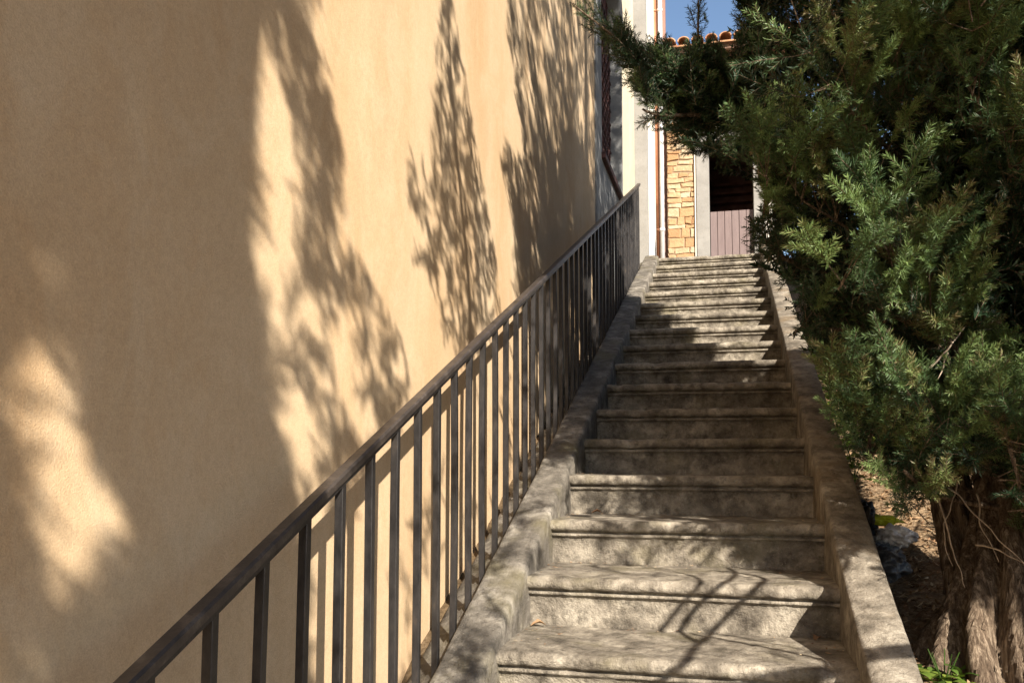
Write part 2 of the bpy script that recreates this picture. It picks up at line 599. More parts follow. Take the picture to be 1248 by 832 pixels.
# grey stone surround with an arched window opening
bm = bmesh.new()
XF = WALL_X + 0.012
box(bm, -0.62, XF, S0 + 0.001, W0, 1.2, TOP)
box(bm, -0.62, XF, W1, S1 - 0.001, 1.2, TOP)
box(bm, -0.62, XF - 0.001, W0 + 0.0005, W1 - 0.0005, 1.2, SILL - 0.06)
na = 18
yc, rad = (W0 + W1) / 2, (W1 - W0) / 2
arc = [(yc - rad * math.cos(math.pi * k / na), ARCH + rad * math.sin(math.pi * k / na)) for k in range(na + 1)]
for (ya, za), (yb, zb) in zip(arc, arc[1:]):
    vs_ = [bm.verts.new((x, yy, zz)) for x in (-0.62, XF - 0.001) for yy, zz in ((ya, za), (yb, zb), (yb, TOP), (ya, TOP))]
    for f in ((0, 1, 2, 3), (7, 6, 5, 4), (0, 4, 5, 1), (1, 5, 6, 2), (2, 6, 7, 3), (3, 7, 4, 0)):
        bm.faces.new([vs_[q] for q in f])
surround = from_bm("window_surround", bm, m_serena, ob)
bm = bmesh.new()                                                # raised mouldings round the arch
for rr, th in ((rad + 0.03, 0.022), (rad + 0.10, 0.014), (rad + 0.15, 0.02)):
    pts = [(XF, yc - rr * math.cos(math.pi * k / 24), ARCH + rr * math.sin(math.pi * k / 24)) for k in range(25)]
    tube(bm, pts, [th] * 25, 8)
from_bm("arch_moulding", bm, m_serena, surround, True)
bm = bmesh.new()
box(bm, -0.60, XF + 0.035, W0 - 0.03, W1 + 0.03, SILL - 0.062, SILL - 0.006, 0.008)
from_bm("sill", bm, m_grille, surround)
win = bmesh.new()
box(win, -0.60, -0.58, W0 + 0.002, W1 - 0.002, SILL, ARCH + rad)
window = from_bm("window", win, m_glass, ob)
gr = bmesh.new()
for k in range(10):
    yy = W0 + 0.07 + k * (W1 - W0 - 0.14) / 9
    tube(gr, [(-0.405, yy, SILL), (-0.405, yy, ARCH + math.sqrt(max(0.0, rad ** 2 - (yy - yc) ** 2)))], [0.011] * 2, 6)
for k in range(14):
    zz = SILL + 0.07 + k * 0.14
    if zz < ARCH + 0.5:
        half = rad if zz < ARCH else math.sqrt(rad ** 2 - (zz - ARCH) ** 2)
        tube(gr, [(-0.40, yc - half, zz), (-0.40, yc + half, zz)], [0.009] * 2, 6)
for k in range(9):                                              # scrolls between the bars
    for q in range(10):
        cy_, cz_ = W0 + 0.14 + k * 0.14, SILL + 0.14 + q * 0.14
        if cz_ < ARCH + 0.2:
            ring = [(-0.392, cy_ + 0.05 * math.cos(t), cz_ + 0.05 * math.sin(t)) for t in np.linspace(0, 2 * math.pi, 11)]
            tube(gr, ring, [0.006] * 11, 5)
from_bm("window_grille", gr, m_grille, window)

# cream building beyond, with the pilaster the railing dies against
cb = empty("cream_building", (-0.3, 6.4, 1.5), "bright cream plastered house with grey corner pilaster above the top steps", "building")
bm = bmesh.new()
box(bm, -7, WALL_X + 0.006, S1, 8.88, -0.5, TOP)
box(bm, WALL_X + 0.0055, -0.147, 7.28, 7.42, 2.0, TOP)
from_bm("wall", bm, m_cream, cb)
bm = bmesh.new()
box(bm, -0.50, -0.150, 7.04, 7.279, 2.0, TOP, 0.004)
from_bm("pilaster", bm, m_pilaster, cb)
bm = bmesh.new()
box(bm, -0.1495, -0.088, 7.12, 7.40, 2.0, TOP, 0.004)
from_bm("pilaster_edging", bm, m_white, cb)
bm = bmesh.new()
box(bm, -3, -0.056, 8.885, 9.02, 2.0, TOP + 0.4)
from_bm("corner_wall", bm, m_salmon, cb)
for xx, mm, nm in ((-0.195, m_copper, "brown_downpipe"), (-0.118, m_zinc, "pale_downpipe")):
    bm = bmesh.new()
    tube(bm, [(xx, 8.80, 2.6), (xx, 8.80, TOP)], [0.031] * 2, 14)
    for zz in (3.6, 5.2, 6.6):
        tube(bm, [(xx, 8.80, zz), (xx, 8.80, zz + 0.04)], [0.037] * 2, 14)
    from_bm(nm, bm, mm, cb, True)

# ------------------------------------------------------------------ stone house facing the top of the stairs
FY = 8.80
LZ = 16 * RISE
D0, D1, DT = 0.497, 1.045, LZ + 2.02
sh = empty("stone_house", (0.6, FY, LZ), "small house of golden rubble stone with a half door and tiled roof", "house")
bm = bmesh.new()
HX0, HX1, EZ = -0.048, 1.36, 5.86
box(bm, HX0, D0 - 0.175, FY + 0.03, 13, 2.2, EZ)
box(bm, D1 + 0.16, HX1, FY + 0.03, 13, 2.2, EZ)
box(bm, D0 - 0.174, D1 + 0.159, FY + 0.03, 13, DT + 0.24, EZ)
box(bm, D0 - 0.17, D1 + 0.155, 10.5, 13.0, 2.2, DT + 0.239)
from_bm("wall", bm, m_mortar, sh)


def rubble(name, rects, yf, parent):
    """irregular coursed stones bedded in the mortar face"""
    bm = bmesh.new()
    lay = bm.faces.layers.float.new("tint")
    for x0, x1, z0, z1 in rects:
        z = z0
        while z < z1 - 0.02:
            h = min(random.choice((0.055, 0.07, 0.085, 0.10, 0.125)), z1 - z)
            x = x0 - random.uniform(0, 0.05)
            while x < x1:
                wd = random.uniform(0.09, 0.26)
                a, b = max(x, x0), min(x + wd, x1)
                if b - a > 0.02:
                    g = 0.005
                    c = [(a + g, z + g), (b - g, z + g), (b - g, z + h - g), (a + g, z + h - g)]
                    c = [(cx + random.uniform(-0.010, 0.010), cz + random.uniform(-0.012, 0.012)) for cx, cz in c]
                    out = []
                    for q in range(4):                        # an extra point on each side keeps the outline uneven
                        p, n2 = c[q], c[(q + 1) % 4]
                        out += [p, ((p[0] + n2[0]) / 2 + random.uniform(-0.006, 0.006), (p[1] + n2[1]) / 2 + random.uniform(-0.007, 0.007))]
                    dep = random.uniform(0.004, 0.013)
                    cxm, czm = sum(p[0] for p in out) / 8, sum(p[1] for p in out) / 8
                    r0 = [bm.verts.new((p[0], yf + 0.04, p[1])) for p in out]
                    r1 = [bm.verts.new((p[0], yf + 0.03 - dep, p[1])) for p in out]
                    r2 = [bm.verts.new((cxm + (p[0] - cxm) * 0.86, yf + 0.03 - dep - 0.008 + random.uniform(-0.003, 0.003), czm + (p[1] - czm) * 0.84)) for p in out]
                    t = random.random()
                    fs = [bm.faces.new(r2)]
                    for ra, rb in ((r0, r1), (r1, r2)):
                        for q in range(8):
                            fs.append(bm.faces.new((ra[q], ra[(q + 1) % 8], rb[(q + 1) % 8], rb[q])))
                    for f in fs: f[lay] = t
                x += wd
            z += h
    return from_bm(name, bm, m_rubble, parent)


rubble("rubble_facing", [(HX0, D0 - 0.19, 2.6, EZ - 0.02), (D0 - 0.19, D1 + 0.17, DT + 0.27, EZ - 0.02), (D1 + 0.36, HX1, 2.6, EZ - 0.02)], FY, sh)
bm = bmesh.new()
box(bm, D0 - 0.168, D0 - 0.004, FY - 0.03, FY + 0.22, LZ - 0.1, DT, 0.006)
box(bm, D1 + 0.004, D1 + 0.128, FY - 0.03, FY + 0.22, LZ - 0.1, DT, 0.006)
box(bm, D0 - 0.168, D1 + 0.128, FY - 0.032, FY + 0.22, DT + 0.001, DT + 0.16, 0.006)
from_bm("door_frame", bm, m_pilaster, sh)
bm = bmesh.new()
box(bm, D0 - 0.192, D0 - 0.1685, FY - 0.012, FY + 0.2, LZ - 0.1, DT + 0.16, 0.003)
box(bm, D1 + 0.1285, D1 + 0.355, FY - 0.012, FY + 0.2, LZ - 0.1, DT + 0.1, 0.003)
box(bm, D0 - 0.192, D1 + 0.15, FY - 0.012, FY + 0.2, DT + 0.1605, DT + 0.235, 0.003)
from_bm("plaster_trim", bm, m_white, sh)
bm = bmesh.new()
nbd = 6
for k in range(nbd):
    xa = D0 + (D1 - D0) * k / nbd
    box(bm, xa + 0.002, xa + (D1 - D0) / nbd - 0.002, FY + 0.05, FY + 0.085, LZ - 0.05, LZ + 1.10, 0.005, 1)
box(bm, D0 + 0.003, D1 - 0.003, FY + 0.086, FY + 0.11, LZ, LZ + 1.095)
from_bm("half_door", bm, m_door, sh)
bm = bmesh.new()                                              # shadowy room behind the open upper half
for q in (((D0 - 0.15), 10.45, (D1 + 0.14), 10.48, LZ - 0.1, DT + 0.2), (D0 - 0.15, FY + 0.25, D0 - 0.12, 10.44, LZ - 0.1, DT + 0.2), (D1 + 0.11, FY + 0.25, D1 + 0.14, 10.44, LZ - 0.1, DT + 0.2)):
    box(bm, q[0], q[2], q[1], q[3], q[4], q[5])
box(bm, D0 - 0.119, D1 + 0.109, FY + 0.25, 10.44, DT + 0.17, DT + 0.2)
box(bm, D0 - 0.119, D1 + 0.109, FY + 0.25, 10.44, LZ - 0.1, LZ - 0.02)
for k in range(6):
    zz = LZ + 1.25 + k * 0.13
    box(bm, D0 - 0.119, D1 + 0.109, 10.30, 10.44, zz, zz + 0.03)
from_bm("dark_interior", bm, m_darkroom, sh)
# eaves, gutter board and tiles
bm = bmesh.new()
box(bm, HX0 - 0.0, HX1 + 0.18, FY - 0.34, FY - 0.30, 5.83, 5.93, 0.006)
box(bm, HX0 - 0.0, HX1 + 0.18, FY - 0.299, FY + 0.4, 5.875, 5.90)
for k in range(6):
    xx = HX0 + 0.1 + k * 0.27
    box(bm, xx, xx + 0.07, FY - 0.28, FY + 0.2, 5.79, 5.874)
from_bm("eave", bm, m_eave, sh)
bm = bmesh.new()
slope = 0.32
nr = 0
x = HX0
while x < HX1 + 0.18:
    for j in range(11):
        ya = FY - 0.40 + j * 0.36
        pts = []
        rows = []
        for e in range(2):
            yy = ya + e * 0.42
            zz = 5.945 + slope * (yy - FY + 0.40) + (0.022 if e == 0 else 0.0) + random.uniform(-0.004, 0.004)
            rr = 0.078 if e == 0 else 0.066
            rows.append([bm.verts.new((x + 0.08 + rr * math.cos(t), yy, zz + rr * 0.8 * math.sin(t))) for t in np.linspace(0, math.pi, 9)] +
                        [bm.verts.new((x + 0.08 + (rr - 0.014) * math.cos(t), yy, zz + (rr - 0.014) * 0.8 * math.sin(t))) for t in np.linspace(math.pi, 0, 9)])
        k = 18
        for q in range(k):
            bm.faces.new((rows[0][q], rows[0][(q + 1) % k], rows[1][(q + 1) % k], rows[1][q]))
        bm.faces.new(rows[0]); bm.faces.new(rows[1][::-1])
    x += 0.175
rows = [[bm.verts.new((xx, yy, 5.915 + slope * (yy - FY + 0.40) - dz)) for xx, dz in ((HX0, 0), (HX1 + 0.2, 0), (HX1 + 0.2, 0.02), (HX0, 0.02))] for yy in (FY - 0.40, FY + 3.6)]
for q in range(4):
    bm.faces.new((rows[0][q], rows[0][(q + 1) % 4], rows[1][(q + 1) % 4], rows[1][q]))
bm.faces.new(rows[0]); bm.faces.new(rows[1][::-1])
from_bm("roof", bm, m_tile, sh)

# ------------------------------------------------------------------ conifers


def in_poly(x, y, poly):
    c = np.zeros(np.shape(x), bool)
    n = len(poly)
    for i in range(n):
        x0, y0 = poly[i]; x1, y1 = poly[(i + 1) % n]
        cond = ((y0 > y) != (y1 > y))
        with np.errstate(divide='ignore', invalid='ignore'):
            xi = (x1 - x0) * (y - y0) / (y1 - y0 + 1e-12) + x0
        c ^= cond & (x < xi)
    return c


def hash_noise(x, y, s, seed):
    """smooth 2-D value noise in 0..1"""
    x = np.asarray(x) / s + 1000; y = np.asarray(y) / s + 1000
    xi, yi = np.floor(x).astype(int), np.floor(y).astype(int)
    fx, fy = x - xi, y - yi
    fx = fx * fx * (3 - 2 * fx); fy = fy * fy * (3 - 2 * fy)
    def h(a, b):
        v = np.sin(a * 127.1 + b * 311.7 + seed * 74.7) * 43758.5453
        return v - np.floor(v)
    return (h(xi, yi) * (1 - fx) + h(xi + 1, yi) * fx) * (1 - fy) + (h(xi, yi + 1) * (1 - fx) + h(xi + 1, yi + 1) * fx) * fy


# where the canopy keeps the sun off the wall and the steps
SH_A = [(-1500, -1500), (250, -1500), (290, -300), (312, 0), (306, 120), (308, 300), (324, 380), (337, 470), (350, 560), (368, 640), (385, 900), (-1500, 900)]
SH_B = [(310, -300), (376, -300), (380, 20), (400, 90), (416, 160), (420, 250), (438, 300), (464, 360), (486, 400), (499, 450), (497, 505), (455, 560), (420, 640), (372, 640), (372, 560), (382, 500), (352, 440), (345, 400), (338, 375), (352, 345), (372, 320), (352, 290), (350, 215), (366, 165), (350, 120), (338, 90), (322, 40)]
SH_C = [(530, -300), (556, -300), (553, 0), (562, 60), (577, 150), (592, 230), (602, 300), (611, 370), (606, 415), (560, 445), (541, 425), (535, 380), (523, 335), (503, 322), (501, 302), (518, 282), (499, 250), (496, 180), (512, 172), (520, 222), (527, 200), (529, 100), (538, 0)]
SH_D = [(612, -300), (618, 40), (624, 90), (634, 140), (640, 205), (616, 168), (607, 175), (614, 220), (627, 280), (624, 340), (631, 385), (700, 340), (758, 290), (757, -300)]
SH_E = [(480, 560), (640, 400), (779, 280), (779, 330), (560, 769), (500, 832), (430, 900), (470, 700)]
HOLES = [(48, 325, 44, 28), (44, 482, 58, 56), (100, 618, 56, 52), (80, 690, 46, 20), (170, 150, 16, 24), (20, 800, 40, 30)]


def wall_shade(x, y):
    a = in_poly(x + 46 * (hash_noise(x, y, 34, 12) - 0.5) + 24 * (hash_noise(x, y, 13, 13) - 0.5), y, SH_A)
    for hx, hy, ra, rb in HOLES:
        a &= ((x - hx) / (ra + 10)) ** 2 + ((y - hy) / (rb + 10)) ** 2 > 1
    b = in_poly(x, y, SH_B) & ((0.6 * hash_noise(x, y, 30, 3) + 0.4 * hash_noise(x, y, 12, 4) < 0.65) | (y < 200))
    c = in_poly(x, y, SH_C)
    d = in_poly(x, y, SH_D) & ((hash_noise(x * 2.0, y * 0.55, 11, 5) < 0.86) | (x > 727))
    e = in_poly(x, y, SH_E) & (hash_noise(x * 2.2, y * 0.6, 26, 8) < 0.60)
    return a | b | c | d | e


def stair_shade(x, y, X, Y):
    lim = 815 + (y - 372) * 1.35
    up = (y < 366)
    mid = (y >= 366) & (y < 440) & (x > lim)
    core = (y >= 366) & (y < 566) & ~mid
    n1 = 0.65 * hash_noise(X, Y, 0.11, 2) + 0.35 * hash_noise(X, Y, 0.045, 6)
    low = (y >= 566) & (y < 650) & (((x > 840) & (n1 > 0.2)) | (n1 > 0.42))
    low2 = (y >= 650) & (n1 > 0.60)
    left = (X < 0.06) & (y >= 560) & (n1 > 0.40)
    right = (X > 1.02) & (y > 560) & (y < 700)
    return (core | low | low2 | left | right) & ~up


SUNNY1 = [(1030, 545), (1130, 560), (1150, 660), (1130, 700), (1085, 690), (1060, 640)]
SUNNY2 = [(1090, 775), (1150, 785), (1160, 850), (1105, 850)]


def landing(P):
    """follow the sunbeam through P down to what it falls on: 1 = steps, 2 = wall, 0 = garden or elsewhere"""
    X, Y, Z = P[:, 0], P[:, 1], P[:, 2]
    ks = (Z - RHO * Y - 0.02) / (1 + SUN_B * RHO)
    xs, ys = X - SUN_A * ks, Y + SUN_B * ks
    on_s = (ks > 0) & (xs > -0.15) & (xs < 1.18) & (ys < 6.75)
    kw = (X - WALL_X) / SUN_A
    yw, zw = Y + SUN_B * kw, Z - kw
    on_w = ~on_s & (xs <= -0.15) & (kw > 0)
    L = np.stack([np.where(on_s, xs, WALL_X), np.where(on_s, ys, yw), np.where(on_s, RHO * ys, zw)], 1)
    lx, ly, ld = px(L)
    kind = np.where(on_s, 1, np.where(on_w, 2, 0))
    vis = ld > 0.3
    ok = np.ones(len(P), bool)
    ss = stair_shade(lx, ly, xs, ys)
    ws = wall_shade(lx, ly)
    ok = np.where(kind == 1, ss | ~vis, ok)
    ok = np.where(kind == 2, ws | ~vis | (ly < -320), ok)
    # the bright pilaster, cream wall and house beyond stay clear
    ok &= ~((kind == 2) & (lx > 757) & (ld > 0))
    # sunny patches on the garden soil
    kg = (Z + 0.35 - 0.3 * Y) / (1 + SUN_B * 0.3)
    xg, yg = X - SUN_A * kg, Y + SUN_B * kg
    gx, gy, gd = px(np.stack([xg, yg, 0.3 * yg - 0.35], 1))
    ok &= ~((kind == 0) & (kg > 0.15) & (xg > 1.17) & (in_poly(gx, gy, SUNNY1) | in_poly(gx, gy, SUNNY2)))
    for cx_, cy_, cz_, cr_ in ((1.38, 2.6, 0.85, 0.16), (1.40, 2.95, 1.0, 0.18), (1.38, 3.35, 1.12, 0.16)):   # the shrubs stand in the sun
        v = np.array([cx_, cy_, cz_]) - P
        tt = -(v @ SUN) / (SUN @ SUN)
        dd = np.linalg.norm(v + tt[:, None] * SUN, axis=1)
        ok &= ~((tt > 0.05) & (dd < cr_))
    kf = (8.8 - Y) / SUN_B
    xf, zf = X - SUN_A * kf, Z - kf
    ok &= ~((kf > 0) & (xf > -0.5) & (xf < 1.3) & (zf > 2.5) & (zf < 7))
    return ok


# outline that the growth of the near tree fills as seen from the stairs
CROWN = [(905, -900), (897, -40), (893, 20), (900, 55), (868, 75), (850, 110), (840, 150), (850, 188), (880, 185), (893, 205), (930, 225), (938, 250), (912, 268), (903, 290), (915, 312), (945, 322), (952, 352), (975, 372), (985, 395), (938, 396), (948, 412), (985, 424), (1000, 440), (1012, 478), (1003, 500), (1020, 528), (1036, 560), (1062, 582), (1088, 604), (1105, 640), (1118, 646), (1140, 610), (1165, 585), (1190, 560), (1215, 590), (1240, 650), (1300, 700), (1900, 700), (1900, -900)]
ARM = [(688, 0), (700, -12), (735, 8), (760, 30), (775, 42), (800, 40), (826, 48), (842, 46), (846, 20), (842, -10), (858, -12), (862, 30), (880, 55), (900, 70), (905, 150), (880, 195), (850, 190), (835, 182), (800, 172), (772, 158), (790, 118), (762, 100), (742, 80), (732, 60), (700, 32), (686, 12)]
SKYGAP = [(806, -60), (843, -60), (838, 28), (828, 44), (812, 46)]
SKYGAP2 = [(858, -60), (898, -60), (892, 30), (905, 45), (880, 62), (864, 44)]


def visible_ok(P, tip):
    """True where a spray may stand: outside the picture, or inside the tree's outline"""
    ok = np.ones(len(P), bool)
    for Q in (P, tip, (P + tip) / 2):
        x, y, d = px(Q)
        inframe = (d > 0) & (x > -60) & (x < 1310) & (y > -70) & (y < 900)
        inside = in_poly(x, y, CROWN) | in_poly(x, y, ARM)
        ok &= (~inframe) | (inside & (d > 1.7))
        ok &= ~((d > 0) & (d < 1.2) & (x > -200) & (x < 1400) & (y > -150) & (y < 950))
    return ok


def needles_along(a, b, step, ln, wd, out, tw, ang=48, taper=True, nper=3, simple=False):
    ax = b - a
    L = np.linalg.norm(ax); ax = ax / L
    n = max(3, int(L / step))
    ref = np.array([0.0, 1.0, 0.0]) if abs(ax[1]) < 0.9 else np.array([1.0, 0, 0])
    u = np.cross(ax, ref); u /= np.linalg.norm(u)
    v = np.cross(ax, u)
    for i in range(n):
        s = (i + 0.5) / n
        for q in range(nper):
            ph = 2 * math.pi * q / nper + i * 0.9 + rng.normal(0, 0.5)
            if nper == 2: ph = (0 if q == 0 else math.pi) + rng.normal(0, 0.7)
            d = u * math.cos(ph) + v * math.sin(ph)
            th = R(ang + rng.normal(0, 8)) * (1 - 0.40 * s)
            dr = ax * math.cos(th) + d * math.sin(th)
            l = ln * rng.uniform(0.75, 1.15) * (1 - 0.35 * s if taper else 1)
            p = a + ax * L * s
            sd = np.cross(dr, rng.normal(0, 1, 3)); sd /= np.linalg.norm(sd)
            m_ = p + dr * l * 0.55 + sd * wd * 0.5
            if simple:
                out.append((p - sd * wd * 0.5, p + sd * wd * 0.5, p + dr * l)); tw.append(s)
                continue
            out.append((p - sd * wd * 0.30, p + sd * wd * 0.30, p + dr * l * 0.6 + sd * wd * 0.42))
            out.append((p - sd * wd * 0.30, p + dr * l * 0.6 + sd * wd * 0.42, p + dr * l))
            tw.append(s); tw.append(s)


def make_spray(L=0.16, nside=6, ln=0.025, wd=0.0034, step=0.0062, nper=3, simple=False, ang=56):
    tris, tw, stems = [], [], []
    bend = rng.normal(0, 0.15, 2)
    pts = [np.array([bend[0] * L * t * t, bend[1] * L * t * t, L * t]) for t in (0, 0.34, 0.67, 1.0)]
    for a, b in zip(pts, pts[1:]):
        needles_along(a, b, step, ln, wd, tris, tw, ang=ang, nper=nper, simple=simple)
        stems.append((a, b, 0.0013))
    for k in range(nside):
        s = 0.12 + 0.70 * (k + rng.uniform(-0.3, 0.3)) / nside
        base = np.array([bend[0] * L * s * s, bend[1] * L * s * s, L * s])
        sg = 1 if k % 2 else -1
        an = R(rng.uniform(32, 55))
        d = np.array([sg * math.sin(an), rng.normal(0, 0.25), math.cos(an)])
        d /= np.linalg.norm(d)
        e = base + d * L * rng.uniform(0.26, 0.44) * (1.1 - 0.5 * s)
        needles_along(base, e, step, ln * 0.9, wd, tris, tw, ang=ang, nper=nper, simple=simple)
        stems.append((base, e, 0.0008))
    st = []
    for a, b, r in stems:
        ax = b - a; ax /= np.linalg.norm(ax)
        u = np.cross(ax, [0.3, 1, 0.2]); u /= np.linalg.norm(u)
        v = np.cross(ax, u)
        c3 = [u * math.cos(t) + v * math.sin(t) for t in (0, 2.09, 4.19)]
        for q in range(3):
            n2 = (q + 1) % 3
            st += [(a + c3[q] * r, a + c3[n2] * r, b + c3[n2] * r), (a + c3[q] * r, b + c3[n2] * r, b + c3[q] * r)]
    tris = np.array(tris + st)
    wood = np.zeros(len(tris), int); wood[len(tris) - len(st):] = 1
    tw = np.concatenate([np.array(tw), np.zeros(len(st))])
    return tris.astype(np.float32), wood, tw.astype(np.float32)


FINE = [make_spray() for _ in range(7)]
HERO = [make_spray(0.21, 11, 0.029, 0.0034, 0.0050, 4, ang=60) for _ in range(6)]
COARSE = [make_spray(0.15, 5, 0.027, 0.0075, 0.0085, 2, True) for _ in range(5)]


def frames(dirs):
    d = dirs / np.linalg.norm(dirs, axis=1, keepdims=True)
    r = rng.normal(0, 1, d.shape)
    u = np.cross(d, r); u /= np.linalg.norm(u, axis=1, keepdims=True)
    v = np.cross(d, u)
    return np.stack([u, v, d], 2)                                 # columns


def foliage_mesh(name, P, D, S, T, lib, mats, twigs=None, parent=None):
    Fm = frames(D)
    which = rng.integers(0, len(lib), len(P))
    V, MI, TI = [], [], []
    for k, (tr, wood, tw) in enumerate(lib):
        idx = np.nonzero(which == k)[0]
        if len(idx) == 0: continue
        loc = tr.reshape(-1, 3)
        co = np.einsum('nij,vj->nvi', Fm[idx] * S[idx][:, None, None], loc) + P[idx][:, None, :]
        V.append(co.reshape(-1, 3))
        MI.append(np.tile(wood, len(idx)))
        t = T[idx][:, None] + 0.10 * tw[None, :] * (T[idx][:, None] < 0.85) + rng.normal(0, 0.05, (len(idx), len(tw)))
        TI.append(np.clip(t, 0, 1).reshape(-1))
    if twigs is not None and len(twigs):
        A = np.array([t[0] for t in twigs]); B = np.array([t[1] for t in twigs]); rr = np.array([t[2] for t in twigs])
        Fr = frames(B - A)
        tri = []
        for q in range(3):
            a0, a1 = 2 * math.pi * q / 3, 2 * math.pi * (q + 1) / 3
            o0 = (Fr[:, :, 0] * math.cos(a0) + Fr[:, :, 1] * math.sin(a0)) * rr[:, None]
            o1 = (Fr[:, :, 0] * math.cos(a1) + Fr[:, :, 1] * math.sin(a1)) * rr[:, None]
            tri += [np.stack([A + o0, A + o1, B + o1 * 0.5], 1), np.stack([A + o0, B + o1 * 0.5, B + o0 * 0.5], 1)]
        tri = np.concatenate(tri, 0)
        V.append(tri.reshape(-1, 3)); MI.append(np.ones(len(tri), int)); TI.append(np.zeros(len(tri)))
    V = np.concatenate(V).astype(np.float32); MI = np.concatenate(MI); TI = np.concatenate(TI)
    me = bpy.data.meshes.new(name)
    n = len(V)
    me.vertices.add(n); me.vertices.foreach_set('co', V.ravel())
    me.loops.add(n); me.loops.foreach_set('vertex_index', np.arange(n, dtype=np.int32))
    me.polygons.add(n // 3)
    me.polygons.foreach_set('loop_start', np.arange(0, n, 3, dtype=np.int32))
    me.update(calc_edges=True)
    o = link(name, me, mats, parent)
    me.polygons.foreach_set('material_index', MI.astype(np.int32))
    at_ = me.attributes.new("tint", 'FLOAT', 'FACE')
    at_.data.foreach_set('value', TI.astype(np.float32))
    me.update()
    return o


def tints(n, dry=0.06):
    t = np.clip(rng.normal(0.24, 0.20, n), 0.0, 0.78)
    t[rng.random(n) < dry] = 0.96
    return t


def bark_limb(bm, pts, radii, n=14, amp=0.16, lobes=5, seed=0.0, strips=0):
    """fluted, twisting limb"""
    P = [Vector(p) for p in pts]
    rings = []
    side = (P[1] - P[0]).cross(Vector((0.2, 1, 0.1))).normalized()
    run = 0.0
    for i, p in enumerate(P):
        if i: run += (p - P[i - 1]).length
        t = (P[min(i + 1, len(P) - 1)] - P[max(i - 1, 0)]).normalized()
        side = (side - t * side.dot(t)).normalized()
        b = t.cross(side)
        ring = []
        for k in range(n):
            a = 2 * math.pi * k / n
            tw = a + run * 1.9
            f = 1 + amp * (abs(math.sin(tw * lobes / 2 + seed)) * 1.5 - 0.9) + 0.55 * amp * noise.noise(Vector((2.6 * math.cos(tw), 2.6 * math.sin(tw) + seed, run * 3.2))) \
                + 0.22 * amp * noise.noise(Vector((11 * math.cos(tw), 11 * math.sin(tw) + seed, run * 3.5)))
            f += 0.10 * amp * abs(noise.noise(Vector((26 * math.cos(tw), 26 * math.sin(tw) + seed, run * 3.0))))
            ring.append(bm.verts.new(p + (side * math.cos(a) + b * math.sin(a)) * radii[i] * f))
        rings.append(ring)
    for r0, r1 in zip(rings, rings[1:]):
        for k in range(n):
            bm.faces.new((r0[k], r0[(k + 1) % n], r1[(k + 1) % n], r1[k]))
    bm.faces.new(rings[-1])
    # loose fibrous strips of bark lying along the flutes
    co = [[v.co.copy() for v in r] for r in rings]
    for q in range(strips):
        i0 = random.randint(0, max(1, len(co) - 8)); k = random.uniform(0, n); ln_ = random.randint(4, 14)
        wd_ = random.uniform(0.25, 1.1); prev = None
        drift = random.uniform(-0.12, 0.12); peel = random.uniform(0.0, 0.010)
        for e in range(ln_):
            i = i0 + e
            if i >= len(co): break
            kk = k + drift * e
            s_ = e / (ln_ - 1)
            lift = 0.0015 + peel * (abs(s_ - 0.5) * 2) ** 2
            hw = wd_ * (0.25 + 0.75 * math.sin(math.pi * min(1, 0.1 + 0.85 * s_)))
            pr = []
            for off in (-hw, hw):
                f_ = (kk + off) % n; a_ = int(f_); b_ = (a_ + 1) % n
                c_ = co[i][a_].lerp(co[i][b_], f_ - a_)
                pr.append(bm.verts.new(c_ + (c_ - P[i]).normalized() * lift))
            if prev: bm.faces.new((prev[0], prev[1], pr[1], pr[0]))
            prev = pr


# ---------------- the near tree
T1 = np.array([1.56, 0.80, -0.16])
tree1 = empty("conifer_tree", tuple(T1), "big dark green conifer with fluted trunk growing beside the stone parapet", "tree")
trunk_path = smooth_path([T1 + (0, 0, -0.15), T1 + (0.005, 0.01, 0.06), T1 + (0.115, 0.06, 0.38), T1 + (0.165, 0.14, 0.75), T1 + (0.20, 0.22, 1.5), T1 + (0.05, 0.25, 2.6), T1 + (0.05, 0.2, 3.8), T1 + (0.0, 0.25, 6.4)], 160)
zz = trunk_path[:, 2] - T1[2]
trunk_rad = np.interp(zz, [-0.2, 0.0, 0.15, 0.5, 1.5, 3.0, 5.2], [0.24, 0.205, 0.165, 0.132, 0.105, 0.070, 0.03])
bm = bmesh.new()
bark_limb(bm, trunk_path, trunk_rad, 110, 0.34, 9, 0.0, 900)
trunk1 = from_bm("trunk", bm, m_bark, tree1, True)
bm = bmesh.new()
sp = smooth_path([T1 + (0.13, -0.14, -0.2), T1 + (0.14, -0.13, 0.02), T1 + (0.26, -0.10, 0.28), T1 + (0.44, 0.02, 0.75), T1 + (0.58, 0.15, 1.4), T1 + (0.66, 0.25, 2.3)], 50)
bark_limb(bm, sp, np.interp(np.linspace(0, 1, 50), [0, 0.1, 0.4, 1], [0.125, 0.098, 0.080, 0.03]), 80, 0.34, 7, 2.0, 420)
from_bm("side_stem", bm, m_bark, tree1, True)
bm = bmesh.new()
sp2 = smooth_path([T1 + (0.02, 0.12, 0.0), T1 + (-0.02, 0.2, 0.4), T1 + (-0.10, 0.32, 0.95), T1 + (-0.14, 0.5, 1.6)], 36)
bark_limb(bm, sp2, np.interp(np.linspace(0, 1, 36), [0, 0.3, 1], [0.10, 0.075, 0.03]), 70, 0.34, 7, 4.0, 300)
from_bm("side_stem", bm, m_bark, tree1, True)


def trunk_at(z):
    i = int(np.clip(np.searchsorted(trunk_path[:, 2], z), 0, len(trunk_path) - 1))
    return trunk_path[i]


boughs = []       # (path, radius of growth, sprays, extra)
